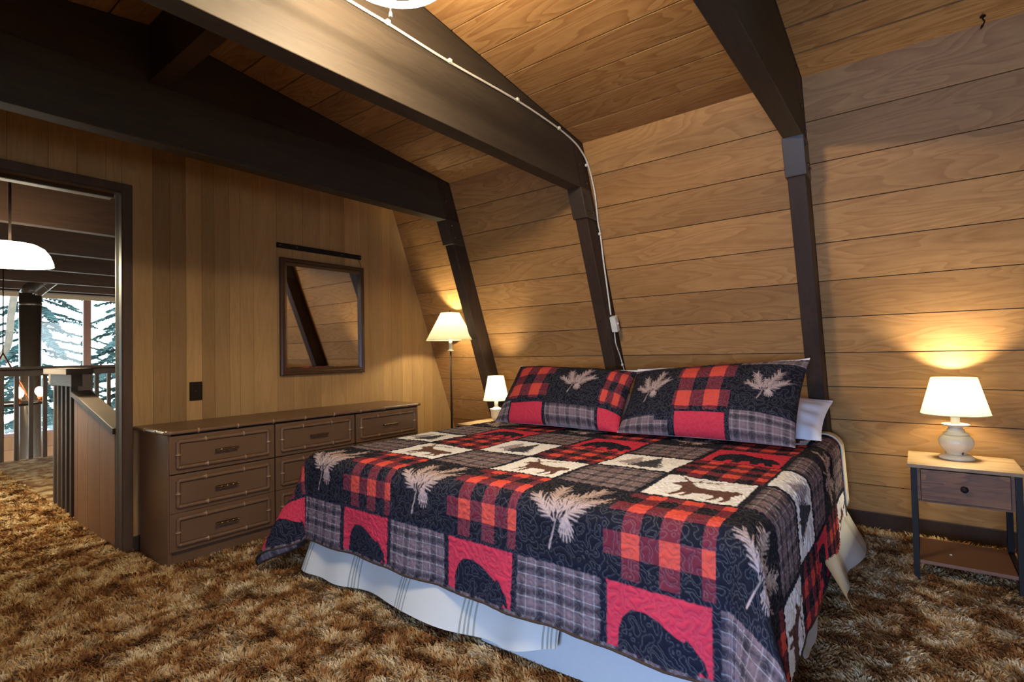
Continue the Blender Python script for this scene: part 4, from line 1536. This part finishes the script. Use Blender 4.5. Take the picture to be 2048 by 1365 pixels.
# ------------------------------------------------------------------ landing beyond the doorway
# far shell of the hall
HY = 11.10
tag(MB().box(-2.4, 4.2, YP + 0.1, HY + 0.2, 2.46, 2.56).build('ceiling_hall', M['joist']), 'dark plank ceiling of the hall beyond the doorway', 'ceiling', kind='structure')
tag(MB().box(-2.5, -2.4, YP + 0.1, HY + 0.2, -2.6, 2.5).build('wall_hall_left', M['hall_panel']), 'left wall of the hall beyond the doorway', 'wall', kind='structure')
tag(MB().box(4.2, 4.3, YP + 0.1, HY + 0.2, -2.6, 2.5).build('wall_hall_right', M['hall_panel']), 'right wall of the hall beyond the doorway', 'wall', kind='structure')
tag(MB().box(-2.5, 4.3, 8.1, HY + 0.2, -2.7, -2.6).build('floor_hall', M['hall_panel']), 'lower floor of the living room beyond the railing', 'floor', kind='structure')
for i, y in enumerate((3.977, 5.30, 6.55, 7.79, 9.06, 10.05)):
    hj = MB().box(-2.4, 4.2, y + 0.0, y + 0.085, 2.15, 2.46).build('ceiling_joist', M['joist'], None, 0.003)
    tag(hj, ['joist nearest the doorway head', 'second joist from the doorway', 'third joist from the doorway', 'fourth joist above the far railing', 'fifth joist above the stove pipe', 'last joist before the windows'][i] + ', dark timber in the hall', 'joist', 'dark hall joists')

# far window wall
fwall = MB()
fwall.box(-2.4, 4.2, HY, HY + 0.1, 2.20, 2.50)
fwall.box(3.75, 4.2, HY, HY + 0.1, -0.05, 2.20)
fwall.box(-2.4, -1.2, HY, HY + 0.1, -0.05, 2.20)
fw_ = fwall.build('wall_far', M['hall_panel'])
tag(fw_, 'far hall wall around the big windows', 'wall', kind='structure')
for k in range(8):
    z1_ = -0.05 - 0.2 * k
    part('plank', MB().box(-2.4, 4.2, HY - 0.012, HY + 0.1, z1_ - 0.196, z1_), M['hall_panel'], fw_)
part('header_board', MB().box(-2.4, 4.2, HY - 0.05, HY, 2.13, 2.20), M['header'], fw_, 0.003, 'tan header board over the windows')
part('header_board', MB().box(-2.4, 4.2, HY - 0.09, HY - 0.05, 2.185, 2.215), M['track'], fw_, 0.003)
win = MB()
for x in (-1.2, 0.05, 1.30, 2.55, 3.69):
    win.box(x, x + 0.10, HY - 0.01, HY + 0.08, -0.05, 2.13)
win.box(-1.2, 3.75, HY - 0.01, HY + 0.08, -0.05, 0.0)
wo = win.build('window_2', M['red_mullion'], None, 0.003)
tag(wo, 'tall far windows with red-brown mullions seen through the doorway', 'window', kind='structure')
for xa in (-1.1, 0.15, 1.40, 2.65):
    part('pane', MB().box(xa, min(xa + 1.15, 3.69), HY + 0.03, HY + 0.036, 0.0, 2.13), M['glass'], wo)

# far railing at the edge of the landing
RY = 8.06
rl = empty('landing_railing', (1.6, RY, 0), 'dark wooden railing at the far edge of the landing', 'railing')
part('cap_rail', MB().box(0.2, 3.2, RY - 0.09, RY + 0.06, 1.022, 1.052), M['rail'], rl, 0.004)
part('sub_rail', MB().box(0.2, 3.2, RY - 0.02, RY + 0.02, 0.945, 1.022), M['rail'], rl, 0.003)
part('newel', MB().box(1.74, 1.93, RY - 0.06, RY + 0.05, 0.0, 1.022), M['rail'], rl, 0.004)
bal = None
for k in range(20):
    x = 0.62 + 0.122 * k
    if 1.70 < x < 1.95:
        continue
    if bal is None:
        bal = part('baluster', MB().box(x, x + 0.038, RY - 0.019, RY + 0.019, -0.01, 0.95), M['rail'], rl, 0.002)
        bx_ = x
    else:
        c = bal.copy()
        COL.objects.link(c)
        c.parent = rl
        c.location = (x - bx_, 0, 0)

# side railing along the stair well
sr = empty('stair_railing', (1.03, 4.9, 0), 'short stair rail beside the stair opening, lamplight painted pale on its left faces', 'railing')
part('cap_rail', MB().box(0.955, 1.10, 4.56, 5.20, 1.010, 1.052).box(0.953, 0.956, 4.565, 5.195, 1.013, 1.049, mi=1), [M['rail'], M['rail_lit_face']], sr)  # thin pale slab paints lamplight on the left face
part('sub_rail', MB().box(1.00, 1.06, 4.64, 5.28, 0.925, 1.010).box(0.998, 1.001, 4.645, 5.275, 0.928, 1.008, mi=1), [M['rail'], M['rail_lit_face']], sr)  # same painted lamplight on the board below
b0 = part('baluster', MB().box(1.01, 1.05, 4.70, 4.74, -0.01, 0.925), M['rail'], sr, 0.002)
for k in range(1, 5):
    c = b0.copy()
    COL.objects.link(c)
    c.parent = sr
    c.location = (0.008 * k, 0.155 * k, 0)
# sloped half wall
hw = empty('stair_half_wall', (1.05, 4.25, 0), 'low brown panelled stair wall with a slanting dark cap just beyond the doorway', 'half wall')
HX = 1.005


def slope_z(y):
    return 0.715 + (y - 3.96) * 0.215


ys_ = [4.60, 4.52, 4.28, 4.03, 3.74]
for a, b in zip(ys_[:-1], ys_[1:]):
    part('panel', MB().prism([(b + 0.001, -0.01), (a - 0.001, -0.01), (a - 0.001, slope_z(a)), (b + 0.001, slope_z(b))], 0, HX, HX + 0.09), M['hall_panel'], hw, 0.001)
part('cap', MB().prism([(3.74, slope_z(3.74)), (4.64, slope_z(4.64)), (4.64, slope_z(4.64) + 0.035), (3.74, slope_z(3.74) + 0.035)], 0, HX - 0.012, HX + 0.10), M['rail'], hw, 0.003)

# opal dome lamp in the hall
dl = (0.735, 4.98)
do = empty('dome_pendant', (dl[0], dl[1], 2.46), 'bright white opal dome lamp hanging in the hall', 'lamp')
part('dome_shade', MB().lathe([(0.235, 0.0), (0.232, 0.025), (0.215, 0.075), (0.185, 0.118), (0.145, 0.142), (0.06, 0.150), (0.02, 0.152)], (dl[0], dl[1], 1.785), 36, cap=False), M['dome'], do, label='glowing opal glass dome')
part('bulb', MB().sphere((dl[0], dl[1], 1.845), 0.035, 12, 1.2), M['bulb'], do)
bulb_light('dome_pendant_light', (dl[0], dl[1], 1.800), 60.0, parent=do, r=0.05)
part('rod', MB().lathe([(0.008, 1.93), (0.008, 2.46)], (dl[0], dl[1], 0), 10), M['dark_iron'], do)

# stove pipe
sx_, sy_ = 1.585, 9.36
pi_ = empty('stove_pipe', (sx_, sy_, -2.6), 'black stove pipe rising past the landing with an angled elbow', 'pipe')
part('pipe', MB().lathe([(0.115, -2.6), (0.115, 2.02)], (sx_, sy_, 0), 28), M['pipe'], pi_)
part('collar', MB().lathe([(0.119, 1.86), (0.121, 1.87), (0.121, 1.885), (0.119, 1.895)], (sx_, sy_, 0), 28), M['pipe'], pi_)
part('elbow', MB().tube([(sx_, sy_, 2.0), (sx_ + 0.02, sy_, 2.06), (sx_ + 0.09, sy_ - 0.005, 2.14), (sx_ + 0.33, sy_ - 0.02, 2.40), (sx_ + 0.36, sy_ - 0.02, 2.44)], 0.115, 24), M['pipe'], pi_)
for k in range(3):
    p = Vector((sx_ + 0.10 + 0.08 * k, sy_ - 0.006 - 0.005 * k, 2.15 + 0.087 * k))
    d = Vector((0.24, -0.03, 0.26)).normalized() * 0.006
    part('seam', MB().tube([p - d, p + d], 0.1185, 24), M['pipe'], pi_)

# chandelier below railing height
chc = (1.235, 8.75, 0.60)
ch = empty('chandelier', (chc[0], chc[1], 2.46), 'ring chandelier with copper rods and glowing bulbs beyond the railing', 'chandelier')
rg = [(chc[0] + 0.36 * math.cos(2 * PI * k / 40), chc[1] + 0.36 * math.sin(2 * PI * k / 40), chc[2]) for k in range(40)]
part('ring', MB().tube(rg, 0.018, 8, closed=True), M['dark_iron'], ch)
for k in range(8):
    a = 2 * PI * k / 8 + 0.25
    p = (chc[0] + 0.36 * math.cos(a), chc[1] + 0.36 * math.sin(a))
    part('bulb', MB().sphere((p[0], p[1], chc[2] + 0.135), 0.045, 12, 1.25), M['bulb'], ch)
    part('socket', MB().lathe([(0.02, 0.015), (0.02, 0.085)], (p[0], p[1], chc[2]), 10), M['copper'], ch)
for k in range(4):
    a = 2 * PI * k / 4 + 0.6
    part('rod', MB().tube([(chc[0] + 0.35 * math.cos(a), chc[1] + 0.35 * math.sin(a), chc[2] + 0.01), (chc[0], chc[1], chc[2] + 0.62)], 0.008, 6), M['copper'], ch)
part('chain', MB().tube([(chc[0], chc[1], chc[2] + 0.62), (chc[0], chc[1], 2.46)], 0.006, 6), M['dark_iron'], ch)

# ------------------------------------------------------------------ outdoors
gr = MB()
gr.add([(-30, 11.6, -2.9), (60, 11.6, -2.9), (60, 70, 1.5), (-30, 70, 1.5)], [(0, 1, 2, 3)])
tag(gr.build('ground', M['ground']), 'bright ground outside the far windows', 'ground', kind='structure')


def conifer(x, y, z, h, r0, nb, label, seed, trunk=0.12, mneedle=None, droop=0.25, zmin=0.1):
    r = random.Random(seed)
    root = empty('conifer', (x, y, z), label, 'tree')
    part('trunk', MB().tube([(x, y, z), (x + 0.05, y, z + h * 0.5), (x, y, z + h)], [trunk, trunk * 0.6, 0.02], 10), M['bark'], root)
    V_, F_ = [], []
    for k in range(nb):
        t_ = zmin + (1 - zmin) * (k / nb)
        zz = z + h * t_
        L = r0 * (1 - t_) * r.uniform(0.75, 1.15) + 0.15
        a = k * 2.4 + r.uniform(-0.3, 0.3)
        d = np.array([math.cos(a), math.sin(a), -droop * r.uniform(0.5, 1.4)])
        sd = np.array([-math.sin(a), math.cos(a), 0])
        n = int(30 * L / 1.2) + 8
        for j in range(n):
            s_ = 0.12 + 0.88 * j / n
            p = np.array([x, y, zz]) + d * L * s_ + np.array([0, 0, -0.10 * s_ * s_ * L])
            for sgn in (-1, 1):
                q = (sd * sgn * r.uniform(0.7, 1.2) + d * r.uniform(0.4, 0.9) + np.array([0, 0, r.uniform(-0.55, 0.1)]))
                q = q / np.linalg.norm(q) * (0.30 * (1 - 0.5 * s_)) * min(1.0, L)
                w = np.cross(q, [r.uniform(-1, 1), r.uniform(-1, 1), r.uniform(-1, 1)])
                w = w / (np.linalg.norm(w) + 1e-9) * 0.032
                i0 = len(V_)
                V_ += [p - w * 0.5, p + w * 0.5, p + q * 0.55 + w, p + q, p + q * 0.55 - w]
                F_ += [(i0, i0 + 1, i0 + 2), (i0, i0 + 2, i0 + 4), (i0 + 4, i0 + 2, i0 + 3)]
    o = np_mesh('needles', np.array(V_), np.array(F_), mneedle or M['needle'], root, False)
    o['kind'] = 'stuff'
    return root


conifer(4.75, 16.4, -2.4, 7.0, 2.2, 110, 'dark spruce with drooping boughs outside at the right edge of the far windows', 1)
conifer(4.2, 24.0, -2.0, 9.0, 3.4, 110, 'taller spruce standing farther back behind the middle pane', 2)
conifer(1.1, 27.0, -1.9, 8.0, 2.6, 70, 'green spruce painted as sunlit, far off behind the stove pipe', 3, mneedle=M['needle2'])
# leaning bare trunk at left
bt = empty('bare_tree', (2.02, 17.0, -2.6), 'big leaning bare trunk outside at the left of the far windows', 'tree')
part('trunk', MB().tube(smooth_path([(2.35, 17.0, -2.7), (2.18, 17, -0.5), (2.05, 17, 0.8), (1.72, 17, 2.0), (1.55, 17, 3.2), (1.5, 17, 5.5)], 5), [0.26] * 8 + [0.24] * 8 + [0.22] * 10, 12), M['bark'], bt)
part('branch', MB().tube(smooth_path([(1.98, 17, 1.05), (2.25, 16.9, 1.15), (2.45, 16.8, 1.5), (2.5, 16.7, 2.3), (2.62, 16.6, 3.4)], 5), 0.07, 8), M['bark'], bt)
part('branch', MB().tube(smooth_path([(2.1, 17, 0.3), (1.75, 16.9, 0.05), (1.3, 16.8, -0.1)], 5), 0.05, 8), M['bark'], bt)
